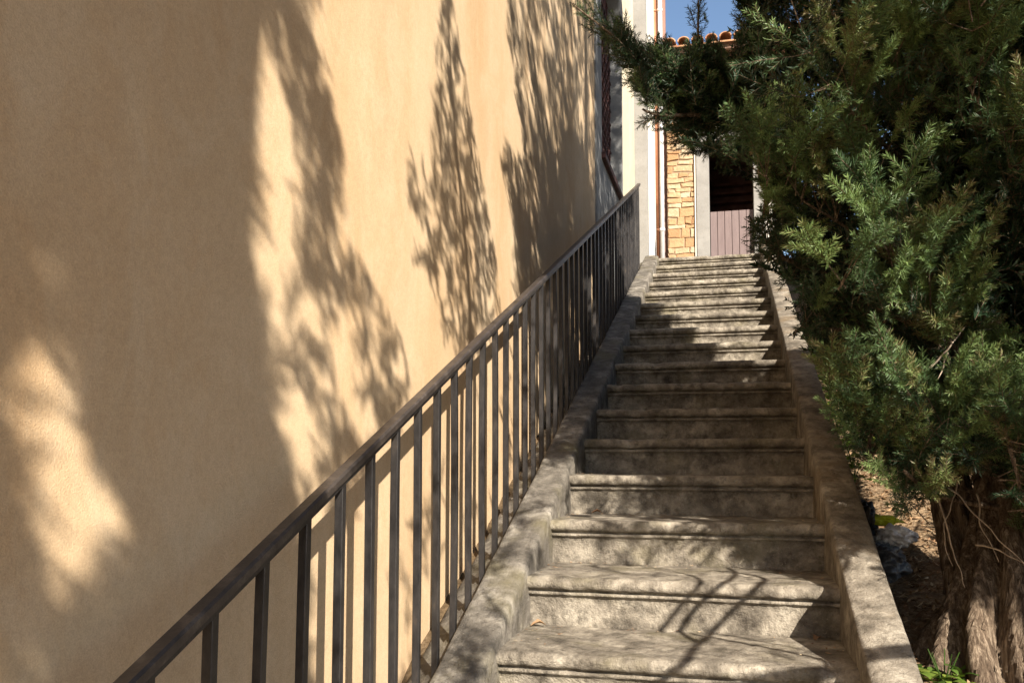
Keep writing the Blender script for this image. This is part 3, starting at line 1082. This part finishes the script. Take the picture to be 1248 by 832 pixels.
# boughs that reach the outline seen from the stairs and fill the volume behind it
tries = 0
while len(boughs) < 150 and tries < 40000:
    tries += 1
    x, y = random.uniform(840, 1750), random.uniform(-800, 640)
    d = random.choice((random.uniform(2.2, 3.0), random.uniform(2.35, 4.6)))
    tip = at(x, y, d)
    if not in_poly(np.array([x]), np.array([y]), CROWN)[0]: continue
    hv = tip[:2] - trunk_at(tip[2])[:2]
    if np.linalg.norm(hv) > 1.55 or np.linalg.norm(hv) < 0.25 or tip[2] > 4.4: continue
    z0 = tip[2] - random.uniform(0.1, 0.55)
    base = trunk_at(max(z0, T1[2] + 0.55))
    mid = base * 0.5 + tip * 0.5 + np.array([random.uniform(-.1, .1), random.uniform(-.1, .1), random.uniform(-0.14, 0.06)])
    boughs.append((smooth_path([base, mid, tip], 16), random.uniform(0.16, 0.26), 32, 0))
# the long arm that reaches out over the stairs at the top of the picture
arm_tips = [((892, 130, 3.7), (860, 118, 3.6), (800, 88, 3.5), (745, 42, 3.4), (696, 4, 3.35)),
            ((880, 140, 3.8), (850, 125, 3.7), (820, 130, 3.6), (785, 150, 3.5)),
            ((890, 120, 3.7), (862, 100, 3.6), (852, 60, 3.55), (851, -5, 3.5)),
            ((892, 130, 3.7), (850, 118, 3.6), (790, 85, 3.5), (775, 50, 3.45)),
            ((905, 150, 3.9), (880, 160, 3.8), (858, 180, 3.75), (852, 192, 3.7)),
            ((925, 120, 3.9), (905, 95, 3.8), (885, 75, 3.75)),
            ((900, 140, 3.7), (850, 140, 3.55), (800, 140, 3.5), (770, 125, 3.45)),
            ((905, 120, 3.6), (860, 105, 3.55), (825, 80, 3.5), (810, 64, 3.5)),
            ((925, 30, 3.7), (910, 18, 3.65), (900, 10, 3.6))]
root_arm = at(960, 170, 3.7)
arms = []
for q in arm_tips:
    pth = smooth_path(([trunk_at(root_arm[2] - 0.25)] if not arms else []) + [root_arm] + [at(*p) for p in q], 26)
    arms.append(pth)
    boughs.append((pth, 0.085, 215 if len(arms) in (1, 4, 8) else 140, 1))
# lower left boughs that hang over the parapet and beside the trunk
for q in [((1000, 330, 3.3), (940, 300, 3.2), (908, 285, 3.2)), ((1010, 400, 3.2), (965, 405, 3.1), (935, 398, 3.1)), ((1060, 470, 3.0), (1025, 500, 2.9), (1010, 505, 2.9)),
          ((1080, 520, 2.9), (1060, 560, 2.8), (1048, 566, 2.8)), ((1110, 540, 2.9), (1105, 600, 2.8), (1100, 636, 2.8)), ((1150, 560, 2.7), (1130, 590, 2.7), (1118, 632, 2.7)),
          ((1010, 250, 3.2), (960, 235, 3.1), (925, 262, 3.1)), ((1230, 540, 2.5), (1245, 600, 2.4), (1260, 640, 2.4))]:
    e = at(*q[0])
    boughs.append((smooth_path([trunk_at(max(e[2] - 0.1, T1[2] + 0.5))] + [at(*p) for p in q], 18), 0.15, 80, 0))

P, D, TW = [], [], []
limb_id = 0
for pth, gr_, n, arm in boughs:
    ts = np.sort(np.random.default_rng(limb_id + 5).uniform(0.16 if not arm else 0.12, 1.0, n))
    for t in ts:
        u = t * (len(pth) - 1); i = min(int(u), len(pth) - 2)
        c = pth[i] + (pth[i + 1] - pth[i]) * (u - i)
        dr = pth[i + 1] - pth[i]; dr = dr / np.linalg.norm(dr)
        off = rng.normal(0, 1, 3); off -= dr * off.dot(dr) * 0.8; off /= np.linalg.norm(off)
        rr = gr_ * (1.15 - 0.85 * t) * rng.uniform(0.25, 1.0)
        pos = c + off * rr
        d = dr * rng.uniform(0.5, 1.1) + off * rng.uniform(0.3, 0.9) + np.array([0, 0, rng.uniform(0.05, 0.6)])
        d /= np.linalg.norm(d)
        P.append(pos); D.append(d); TW.append(c - dr * rr * 0.7)
    limb_id += 1
P, D, TW = np.array(P), np.array(D), np.array(TW)
S = rng.uniform(0.75, 1.25, len(P))
tips = P + D * (0.15 * S)[:, None]
ok = visible_ok(P, tips) & landing(P) & landing(tips)
x_, y_, _ = px(tips)
ok &= ~(in_poly(x_, y_, SKYGAP) | in_poly(x_, y_, SKYGAP2))
P, D, TW, S = P[ok], D[ok], TW[ok], S[ok]
print("near tree sprays", len(P), "of", len(ok))
T = tints(len(P), 0.025)
tw = [(TW[i], P[i], 0.0022) for i in range(len(P))]
# growth overhead that throws the shade on the far part of the wall and on the middle steps
def targets_wall(n, polyfun, k0, k1):
    Y = rng.uniform(-2.4, 6.0, n * 40); Z = rng.uniform(-0.6, 6.5, n * 40)
    Q = np.stack([np.full(len(Y), WALL_X), Y, Z], 1)
    x, y, d = px(Q)
    m_ = polyfun(x, y) & (d > 0.4) & (y > -280)
    Q = Q[m_][:n]
    return Q + rng.uniform(k0, k1, len(Q))[:, None] * SUN


def targets_stair(n, fun, k0, k1):
    X = rng.uniform(-0.15, 1.17, n * 30); Y = rng.uniform(-1.2, 5.5, n * 30)
    Q = np.stack([X, Y, RHO * Y], 1)
    x, y, d = px(Q)
    m_ = fun(x, y, X, Y) & (d > 0.4)
    Q = Q[m_][:n]
    return Q + rng.uniform(k0, k1, len(Q))[:, None] * SUN


def settle(Pn, Sn, up=0.6):
    Dn = rng.normal(0, 0.5, Pn.shape) + np.array([0, 0.1, up])
    Dn /= np.linalg.norm(Dn, axis=1, keepdims=True)
    Pn = Pn - Dn * (0.075 * Sn)[:, None]
    tp = Pn + Dn * (0.15 * Sn)[:, None]
    k = visible_ok(Pn, tp) & landing(Pn + Dn * (0.05 * Sn)[:, None]) & landing(tp)
    return Pn[k], Dn[k], Sn[k]


def density_filter(Q, cell, cap):
    """at most cap sprays in any cell, so growth stays even"""
    key = np.floor(Q / cell).astype(int)
    seen = {}
    keep = np.zeros(len(Q), bool)
    for i, kk in enumerate(map(tuple, key)):
        if seen.get(kk, 0) < cap:
            seen[kk] = seen.get(kk, 0) + 1; keep[i] = True
    return keep


over = [targets_wall(5600, lambda x, y: in_poly(x, y, SH_D) & ((hash_noise(x * 2.0, y * 0.55, 11, 5) < 0.86) | (x > 727)), 0.9, 2.6)]
over.append(targets_wall(1600, lambda x, y: (x > 722) & (x < 758) & (y > -120) & (y < 300), 0.9, 2.8))
over.append(targets_stair(600, lambda x, y, X, Y: stair_shade(x, y, X, Y) & (y < 566), 0.9, 2.2))
O = np.concatenate(over)
Po, Do, So = settle(O, rng.uniform(0.6, 1.2, len(O)))
print("overhead", len(Po), "of", len(O))
nlimb = 0
for q, (pth, gr_, n, arm) in enumerate(boughs):
    L = len(pth)
    # limbs end where the growth round them ends
    x, y, d = px(pth)
    bad = ~(in_poly(x, y, CROWN) | in_poly(x, y, ARM)) & (d > 0) & (x > 0) & (x < 1140) & (y > -20) & (y < 832)
    cut = L
    if bad.any(): cut = max(3, int(np.argmax(bad)))
    if not arm: cut = max(3, int(cut * 0.78))
    r = np.linspace(0.013 if not arm else 0.016, 0.0025, L)[:cut]
    if arm or (q % 3 == 0 and nlimb < 60):
        lb = bmesh.new()
        tube(lb, pth[:cut], r, 7, True)
        from_bm("limb", lb, m_bark, tree1, True)
        nlimb += 1
    else:
        tw += [(pth[i], pth[i + 1], r[i]) for i in range(cut - 1)]
# close growth in the heart of the crown, shade painted in by darker tint
n_in = 6500
zc = rng.uniform(0.9, 4.6, n_in) + T1[2]
ang_ = rng.uniform(0, 2 * math.pi, n_in)
rmax = np.interp(zc - T1[2], [0.8, 1.3, 2.2, 3.4, 4.8], [0.55, 1.0, 1.30, 1.15, 0.5])
rad_ = rmax * np.sqrt(rng.uniform(0.02, 1.0, n_in))
ctr = np.array([trunk_at(z)[:2] for z in zc])
Pi = np.stack([ctr[:, 0] + rad_ * np.cos(ang_) + 0.15, ctr[:, 1] + rad_ * np.sin(ang_) + 0.15, zc], 1)
Pi, Di, Si = settle(Pi, rng.uniform(1.1, 1.7, n_in), 0.7)
print("inner", len(Pi))
# long shoots standing out towards the light, sunlight put into their paler tint
Ph, Dh = [], []
for pth, gr_, n, arm in boughs:
    if arm: continue
    for q in range(14):
        i = random.randint(len(pth) // 2, len(pth) - 2)
        dr = pth[i + 1] - pth[i]; dr = dr / np.linalg.norm(dr)
        d = dr * 0.5 + np.array([SUN_A, -SUN_B, 1.0]) * 0.22 + np.array([random.uniform(-.6, .6), random.uniform(-.6, .3), random.uniform(0.1, 0.8)])
        d /= np.linalg.norm(d)
        Ph.append(pth[i] + d * gr_ * random.uniform(0.3, 1.0)); Dh.append(d)
Ph, Dh = np.array(Ph), np.array(Dh)
Sh = rng.uniform(0.8, 1.25, len(Ph))
k = visible_ok(Ph, Ph + Dh * (0.24 * Sh)[:, None]) & landing(Ph) & landing(Ph + Dh * (0.22 * Sh)[:, None])
Ph, Dh, Sh = Ph[k], Dh[k], Sh[k]
foliage_mesh("shoots", Ph, Dh, Sh, np.clip(rng.normal(0.60, 0.13, len(Ph)) + 0.14 * (rng.random(len(Ph)) < 0.35), 0.2, 0.82), HERO, [m_needle, m_bark], [(Ph[i] - Dh[i] * 0.12, Ph[i], 0.0025) for i in range(len(Ph))], tree1)
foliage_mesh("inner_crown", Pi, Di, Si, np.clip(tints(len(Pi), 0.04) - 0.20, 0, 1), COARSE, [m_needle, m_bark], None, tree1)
fol = foliage_mesh("crown", np.concatenate([P, Po]), np.concatenate([D, Do]), np.concatenate([S, So]), np.concatenate([T, tints(len(Po))]), FINE, [m_needle, m_bark], tw, tree1)

# bare dead twigs around the trunk
dead = [[(1156, 592, 2.75), (1180, 618, 2.70), (1215, 652, 2.62), (1250, 690, 2.55)], [(1188, 664, 2.72), (1210, 668, 2.66), (1235, 678, 2.6), (1262, 705, 2.52)],
        [(1145, 600, 2.85), (1152, 640, 2.82), (1165, 680, 2.80), (1176, 716, 2.78)], [(1130, 452, 2.7), (1152, 428, 2.72), (1172, 404, 2.75), (1186, 388, 2.8)],
        [(1154, 430, 2.72), (1148, 448, 2.7), (1140, 470, 2.68)], [(1160, 560, 2.9), (1165, 600, 2.88), (1150, 640, 2.86), (1160, 690, 2.84)], [(1190, 420, 2.8), (1205, 445, 2.78), (1213, 468, 2.76)],
        [(1190, 600, 2.8), (1196, 640, 2.75), (1216, 684, 2.7)]]
for q in dead:
    bm = bmesh.new()
    pth = smooth_path([at(*p) for p in q], 18)
    pth += np.array([[0.010 * noise.noise(Vector(p * 17)), 0, 0.010 * noise.noise(Vector(p * 19 + 5))] for p in pth])
    tube(bm, pth, np.linspace(0.0036, 0.0010, 18), 6)
    from_bm("dead_twig", bm, m_twig, tree1, True)

# ---------------- the tree behind, out of the picture, that shades wall and steps
T2 = np.array([3.0, -1.15, ground_z(3.0, -1.15) - 0.05])
tree2 = empty("conifer_tree", tuple(T2), "tall conifer standing in the garden out of view beside the lower steps", "tree")
tp2 = smooth_path([T2 + (0, 0, -0.1), T2 + (0.05, 0, 0.8), T2 + (0.0, 0.05, 2.2), T2 + (0.05, 0.0, 4.2), T2 + (0, 0, 7.0)], 50)
bm = bmesh.new()
bark_limb(bm, tp2, np.interp(np.linspace(0, 1, 50), [0, 0.2, 1], [0.22, 0.17, 0.02]), 36, 0.18, 6, 1.0)
from_bm("trunk", bm, m_bark, tree2, True)
Ca = targets_wall(4600, lambda x, y: in_poly(x, y, SH_A), 1.6, 2.3)
Cb = targets_wall(1900, lambda x, y: in_poly(x, y, SH_B), 1.35, 1.65)
Cc = targets_wall(900, lambda x, y: in_poly(x, y, SH_C), 1.05, 1.35)
Ce = targets_wall(300, lambda x, y: in_poly(x, y, SH_E), 1.2, 2.2)
Cs = targets_stair(700, lambda x, y, X, Y: stair_shade(x, y, X, Y) & (y > 420), 1.0, 2.4)
crownpts = P[rng.integers(0, len(P), 4200)]
crownpts[3600:] = T1 + np.stack([rng.uniform(-0.3, 0.7, 600), rng.uniform(-0.25, 0.25, 600), rng.uniform(0, 1.2, 600)], 1)
nz = hash_noise(crownpts[:, 0] + crownpts[:, 2] * 0.6, crownpts[:, 1] * 0.6 + crownpts[:, 2], 0.32, 9)
Cf = crownpts[nz < 0.32] + rng.uniform(1.0, 2.2, (nz < 0.32).sum())[:, None] * SUN
allP = np.concatenate([Cc, Ce, Cs, Cf])
sc = np.concatenate([np.full(len(Cc), 0.62), np.full(len(Ce), 0.8), np.full(len(Cs), 1.05), np.full(len(Cf), 1.6)]) * rng.uniform(0.8, 1.2, len(allP))
P2, D2, S2 = settle(allP, sc, 0.9)
print("second tree sprays", len(P2), "of", len(allP))
foliage_mesh("crown", P2, D2, S2, tints(len(P2)), COARSE, [m_needle, m_bark], None, tree2)
# a third conifer further back carries the growth that shades the near end of the wall
T4 = np.array([2.6, -5.2, ground_z(2.6, -5.2) - 0.05])
tree4 = empty("conifer_tree", tuple(T4), "tall conifer standing in the garden out of view below the lowest steps", "tree")
tp4 = smooth_path([T4 + (0, 0, -0.1), T4 + (0.05, 0, 0.8), T4 + (0.0, 0.05, 2.2), T4 + (0.05, 0.0, 4.2), T4 + (0, 0, 7.4)], 50)
bm = bmesh.new()
bark_limb(bm, tp4, np.interp(np.linspace(0, 1, 50), [0, 0.2, 1], [0.22, 0.16, 0.02]), 36, 0.18, 6, 1.0)
from_bm("trunk", bm, m_bark, tree4, True)
P4 = np.concatenate([Ca, Cb])
P4, D4, S4 = settle(P4, np.concatenate([np.full(len(Ca), 1.05), np.full(len(Cb), 0.62)]) * rng.uniform(0.8, 1.2, len(P4)), 0.9)
foliage_mesh("crown", P4, D4, S4, tints(len(P4)), COARSE, [m_needle, m_bark], None, tree4)
# limbs: one to each cluster of growth
def limb_part(pth, rr, n=8, tree=None):
    lb = bmesh.new()
    tube(lb, pth, rr, n)
    from_bm('limb', lb, m_bark, tree or tree2, True)


for tree, tp, PP in ((tree2, tp2, P2), (tree4, tp4, P4)):
    for q in range(40):
        tip = PP[rng.integers(0, len(PP))]
        b_ = tp[min(len(tp) - 1, int(np.searchsorted(tp[:, 2], max(tip[2] - 0.6, tp[0][2] + 1.0))))]
        pk = smooth_path([b_, b_ * 0.5 + tip * 0.5 + np.array([0, 0, -0.1]), tip], 16)
        x, y, d = px(pk)
        if not ((d > 0) & (x > -50) & (x < 1300) & (y > -50) & (y < 880)).any() and landing(pk).all():
            limb_part(pk, np.linspace(0.02, 0.005, 16), 6, tree)
# the swaying bare branches whose shadows cross the lowest steps
zs = 1.814


def bare(pts, k, r0, r1):
    W = [on_slope(560 + a / zs, 540 + b / zs, -0.06) + k * SUN for a, b in pts]
    return smooth_path(W, 28), np.linspace(r0, r1, 28)


for pts, k, r0, r1 in [([(400, 560), (470, 505), (545, 430), (600, 388), (640, 330), (678, 298), (655, 270), (600, 255)], 0.95, 0.0125, 0.009),
                       ([(552, 425), (535, 370), (550, 335), (600, 300), (632, 268), (640, 235)], 0.95, 0.0115, 0.008),
                       ([(560, 385), (640, 412), (740, 450), (792, 475), (798, 500), (770, 545)], 0.95, 0.008, 0.011),
                       ([(590, 375), (680, 400), (800, 447)], 0.95, 0.0045, 0.004),
                       ([(490, 380), (510, 330), (528, 290), (500, 262)], 0.97, 0.010, 0.006),
                       ([(700, 290), (760, 296), (788, 306), (776, 330)], 0.95, 0.006, 0.010)]:
    pth, rr = bare(pts, k, r0, r1)
    limb_part(pth, rr)
# carry those branches back to the trunk
st = bare([(400, 560), (470, 505)], 0.95, 0.02, 0.02)[0][0]
limb_part(smooth_path([st, st + 0.30 * SUN, st * 0.45 + tp2[22] * 0.55, tp2[22]], 24), np.linspace(0.013, 0.035, 24), 8)
brc = [(338, -200), (345, 20), (388, 110), (396, 220), (400, 300), (430, 380), (452, 450), (440, 500)]
W = [on_wall(a, b) + 1.5 * SUN for a, b in brc]
limb_part(smooth_path(W, 30), np.linspace(0.012, 0.004, 30), 6, tree4)
limb_part(smooth_path([W[0], W[0] * 0.5 + tp4[40] * 0.5, tp4[40]], 12), np.linspace(0.012, 0.03, 12), 6, tree4)
W = [on_wall(a, b) + 1.2 * SUN for a, b in [(575, 440), (570, 330), (558, 200), (548, 60), (545, -120)]]
limb_part(smooth_path(W, 24), np.linspace(0.02, 0.004, 24), 6)

# ---------------- conifers further up the garden
for k, (tx, ty, hgt, rad0, lab) in enumerate(((2.75, 4.6, 6.2, 1.5, "dark conifer further up the garden seen through the near tree"), (4.3, 3.2, 6.0, 1.6, "dark conifer at the right edge of the garden behind the near trunk"))):
    T3 = np.array([tx, ty, ground_z(tx, ty) - 0.05])
    tr3 = empty("conifer_tree", tuple(T3), lab, "tree")
    bm = bmesh.new()
    pth = smooth_path([T3, T3 + (0.05, 0, hgt * 0.4), T3 + (0, 0.05, hgt * 0.95)], 30)
    bark_limb(bm, pth, np.linspace(0.15, 0.02, 30), 28, 0.18, 6, 1.0 + k)
    from_bm("trunk", bm, m_bark, tr3, True)
    n3 = 2600
    z3 = rng.uniform(0.03, 1.0, n3)
    a3 = rng.uniform(0, 2 * math.pi, n3)
    r3 = rad0 * np.interp(z3, [0, 0.15, 0.5, 1], [0.75, 1.0, 0.85, 0.08]) * rng.uniform(0.35, 1.0, n3) * (0.8 + 0.4 * hash_noise(a3 * 1.5, z3 * 6, 0.5, 4 + k))
    Pb = T3 + np.stack([r3 * np.cos(a3), r3 * np.sin(a3), z3 * hgt], 1)
    Pb, Db, Sb = settle(Pb, rng.uniform(1.5, 2.6, n3), 0.5)
    print("behind", len(Pb))
    foliage_mesh("crown", Pb, Db, Sb, tints(len(Pb)), COARSE, [m_needle, m_bark], None, tr3)

# ------------------------------------------------------------------ small plants, litter, rubbish


def leaf_tris(n_leaf, length, width, spread, height, seed, droop=0.3):
    r = random.Random(seed)
    bm = bmesh.new()
    lay = bm.faces.layers.float.new("tint")
    for k in range(n_leaf):
        a = r.uniform(0, 2 * math.pi)
        b = Vector((r.uniform(-spread, spread), r.uniform(-spread, spread), r.uniform(0.0, height)))
        out = Vector((math.cos(a), math.sin(a), r.uniform(0.1, 1.0))).normalized()
        L = length * r.uniform(0.6, 1.2); wd = width * r.uniform(0.7, 1.2)
        side = out.cross(Vector((0, 0, 1))).normalized()
        up = side.cross(out)
        prev = None
        t = r.random()
        for q in range(5):
            s = q / 4
            c = b + out * L * s - Vector((0, 0, droop * L * s * s)) 
            hw = wd * math.sin(math.pi * (0.08 + 0.9 * s)) / 2
            l = bm.verts.new(c - side * hw + up * hw * 0.3); m2 = bm.verts.new(c); rr = bm.verts.new(c + side * hw + up * hw * 0.3)
            if prev:
                for f in (bm.faces.new((prev[0], prev[1], m2, l)), bm.faces.new((prev[1], prev[2], rr, m2))):
                    f[lay] = t
            prev = (l, m2, rr)
    return bm


def plant(name, loc, bm, label, cat, group=None):
    e = empty(name, loc, label, cat, group)
    me = bpy.data.meshes.new("leaves")
    bm.to_mesh(me); bm.free()
    o = link("foliage", me, m_leaf)
    o.parent = e
    sb = bmesh.new()
    for k in range(5):
        a = k * 1.26
        tube(sb, [(0, 0, -0.03), (0.02 * math.cos(a), 0.02 * math.sin(a), 0.05), (0.05 * math.cos(a), 0.05 * math.sin(a), 0.12)], [0.003, 0.0025, 0.0015], 5)
    me = bpy.data.meshes.new("stems"); sb.to_mesh(me); sb.free()
    o2 = link("stem", me, m_leaf); o2.parent = e
    return e


g1 = at(1150, 815, 2.86); g1[2] = ground_z(g1[0], g1[1]) + 0.0
plant("weed", tuple(g1), leaf_tris(34, 0.070, 0.040, 0.07, 0.05, 3), "small bright green weed at the foot of the conifer trunk", "weed")
for k, (yy, xx) in enumerate(((2.55, 1.36), (2.9, 1.40), (3.3, 1.36))):
    gz = ground_z(xx, yy)
    plant("leafy_shrub", (xx, yy, gz + 0.05), leaf_tris(240, 0.075, 0.035, 0.15, 0.60, 20 + k),
          ("yellow-green leafy shrub nearest the viewer behind the parapet", "yellow-green leafy shrub in the middle of the row behind the parapet", "yellow-green leafy shrub highest up behind the parapet")[k],
          "shrub", "leafy shrubs behind the parapet")

# dry leaves strewn over the garden soil
def scatter(name, pts, sizes, mat):
    bm = bmesh.new()
    lay = bm.faces.layers.float.new("tint")
    for (a, b, c), (L, Wd) in zip(pts, sizes):
        th = random.uniform(0, 6.28)
        u = Vector((math.cos(th), math.sin(th), random.uniform(-0.1, 0.2))) * L
        v = Vector((-math.sin(th), math.cos(th), random.uniform(-0.4, 0.4))) * Wd
        o_ = Vector((a, b, c))
        f = bm.faces.new([bm.verts.new(o_ - u * 0.5), bm.verts.new(o_ + v * 0.5), bm.verts.new(o_ + u * 0.5), bm.verts.new(o_ - v * 0.5)])
        f[lay] = random.random() ** 1.6
    me = bpy.data.meshes.new(name); bm.to_mesh(me); bm.free()
    return tag(link(name, me, mat), kind="stuff")


# fallen needles and crumbs blown into the corners of the treads
dp, ds = [], []
for i in range(STEP_FROM, 16):
    for q in range(70):
        edge = random.random()
        if edge < 0.45: xx, yy = random.uniform(0.02, 1.01), TREAD + 0.03 - random.expovariate(28)
        elif edge < 0.75: xx, yy = 0.01 + random.expovariate(22), random.uniform(0.05, TREAD)
        else: xx, yy = 1.02 - random.expovariate(14), random.uniform(0.05, TREAD)
        if 0.0 < xx < 1.03 and 0.03 < yy < TREAD + 0.03:
            dp.append((xx, i * TREAD + yy, i * RISE + 0.006)); ds.append((random.uniform(0.006, 0.022), random.uniform(0.002, 0.007)))
scatter("needle_litter", dp, ds, m_litter)

nl = 5200
lx_, ly_ = rng.uniform(1.2, 3.6, nl), rng.uniform(-1.0, 6.5, nl)
lx_ = np.concatenate([lx_, rng.uniform(1.18, 2.7, 6500)]); ly_ = np.concatenate([ly_, rng.uniform(-0.6, 2.8, 6500)])
keepn = np.hypot(lx_ - T1[0], ly_ - T1[1]) > 0.2
lx_, ly_ = lx_[keepn], ly_[keepn]
lz_ = np.array([ground_z(a, b) + 0.05 * fbm((a * 1.6, b * 1.6, 3)) + 0.018 * fbm((a * 7, b * 7, 9)) for a, b in zip(lx_, ly_)]) + 0.008
bm = bmesh.new()
lay = bm.faces.layers.float.new("tint")
for a, b, c in zip(lx_, ly_, lz_):
    L, Wd = random.uniform(0.015, 0.05), random.uniform(0.004, 0.022)
    th = random.uniform(0, 6.28)
    u = Vector((math.cos(th), math.sin(th), random.uniform(-0.35, 0.35) + 0.3)) * L
    v = Vector((-math.sin(th), math.cos(th), random.uniform(-0.5, 0.5))) * Wd
    o_ = Vector((a, b, c))
    q = [bm.verts.new(o_ - u * 0.5), bm.verts.new(o_ + v * 0.5 + Vector((0, 0, -0.003))), bm.verts.new(o_ + u * 0.5), bm.verts.new(o_ - v * 0.5 + Vector((0, 0, -0.003)))]
    f = bm.faces.new(q)
    f[lay] = random.random()
me = bpy.data.meshes.new("leaf_litter"); bm.to_mesh(me); bm.free()
tag(link("leaf_litter", me, m_litter), kind="stuff")


def stray_leaf(loc, size, tint, label, rot):
    bm = bmesh.new()
    lay = bm.faces.layers.float.new("tint")
    prev = None
    for q in range(7):
        s = q / 6
        hw = size * 0.32 * math.sin(math.pi * (0.04 + 0.93 * s)) * (1 + 0.2 * math.sin(q * 2.4))
        c = Vector((size * (s - 0.5), 0, 0.18 * size * math.sin(s * 3.0)))
        row = [bm.verts.new(c + Vector((0, -hw, hw * 0.5))), bm.verts.new(c), bm.verts.new(c + Vector((0, hw, hw * 0.55)))]
        if prev:
            for j in range(2):
                f = bm.faces.new((prev[j], prev[j + 1], row[j + 1], row[j])); f[lay] = tint
        prev = row
    me = bpy.data.meshes.new("dry_leaf"); bm.to_mesh(me); bm.free()
    o = link("dry_leaf", me, m_litter)
    o.location = loc; o.rotation_euler = (0, 0, rot)
    return tag(o, label, "leaf", "dead leaves on the steps")


stray_leaf((0.045, 0.40, 0.006), 0.055, 0.5, "orange dry leaf in the left corner of the lowest step in view", 0.4)
stray_leaf((0.13, 3 * TREAD - 0.03, 2 * RISE + 0.006), 0.05, 0.02, "dark curled dry leaf against the riser near the left of the third step", 0.2)
stray_leaf((0.96, 0.40, 0.006), 0.04, 0.2, "brown dry leaf in the shaded right corner of the lowest step in view", 1.1)


def lump(bm, c, rx, ry, rz, amp, fr, seed, sub=4):
    r = bmesh.ops.create_icosphere(bm, subdivisions=sub, radius=1.0)
    for v in r['verts']:
        n = v.co.normalized()
        d = 1 + amp * fbm((n.x * fr + seed, n.y * fr, n.z * fr), 4) + amp * 0.8 * abs(noise.noise(Vector((n.x * fr * 2, n.y * fr * 2 + seed, n.z * fr * 2))))
        v.co = Vector((c[0] + n.x * rx * d, c[1] + n.y * ry * d, c[2] + n.z * rz * d))


def simple(name, c0, c1, rough=0.5, sc=8):
    M = Mat(name, rough, 0.4)
    M.color(M.ramp(M.noise(sc, 4), [(0.42, c0), (0.58, c1)]))
    M.bump(M.noise(25, 4, 0.6), 0.5, 0.01)
    return M.m


def bag(name, centre, r3, mats, label, cat, seed, tie=True, fr=1.7):
    bm = bmesh.new()
    lump(bm, centre, *r3, 0.30, fr, seed, 5)
    return tag(from_bm(name, bm, mats, smooth=True), label, cat)


def gpt(x, y, d, lift):
    q = at(x, y, d)
    return (q[0], q[1], q[2] + lift)


bag("rubbish_bag", (1.31, 1.50, ground_z(1.3, 1.5) + 0.03), (0.11, 0.13, 0.09), simple("grey_bag_plastic", (0.035, 0.037, 0.045), (0.10, 0.105, 0.12), 0.35), "crumpled dark grey plastic rubbish bag lying behind the parapet beside the conifer", "bag", 2.0)
bag("rubbish_bag", (1.27, 1.74, ground_z(1.27, 1.74) + 0.10), (0.08, 0.11, 0.12), simple("black_bag_plastic", (0.006, 0.006, 0.007), (0.014, 0.014, 0.016), 0.3), "glossy black plastic rubbish bag against the garden side of the parapet", "bag", 6.0)
bag("carrier_bag", (1.41, 1.63, ground_z(1.41, 1.63) + 0.10), (0.08, 0.06, 0.045), simple("white_black_bag", (0.72, 0.73, 0.77), (0.10, 0.10, 0.12), 0.4, 9), "crumpled white carrier bag with black print on the rubbish behind the parapet", "bag", 9.0, fr=2.4)
bag("yellow_cloth", (1.36, 1.72, ground_z(1.36, 1.72) + 0.14), (0.08, 0.04, 0.022), simple("lime_cloth", (0.42, 0.47, 0.02), (0.50, 0.55, 0.04), 0.7), "lime yellow cloth lying over the rubbish bags", "cloth", 12.0, fr=2.0)

# pale pebbles in the gutter by the railing foot
for k, (yy, xx, s) in enumerate(((1.17, -0.222, 0.022), (1.26, -0.235, 0.018), (1.06, -0.23, 0.015))):
    bm = bmesh.new()
    lump(bm, (xx, yy, RHO * yy - 0.085), s, s * 1.2, s * 0.8, 0.3, 1.2, k * 3.1, 3)
    tag(from_bm("pebble", bm, m_white, smooth=True),
        ("largest pale pebble in the gutter behind the railing", "pale pebble furthest up the gutter behind the railing", "smallest pale pebble lowest in the gutter behind the railing")[k], "pebble", "pebbles in the gutter")
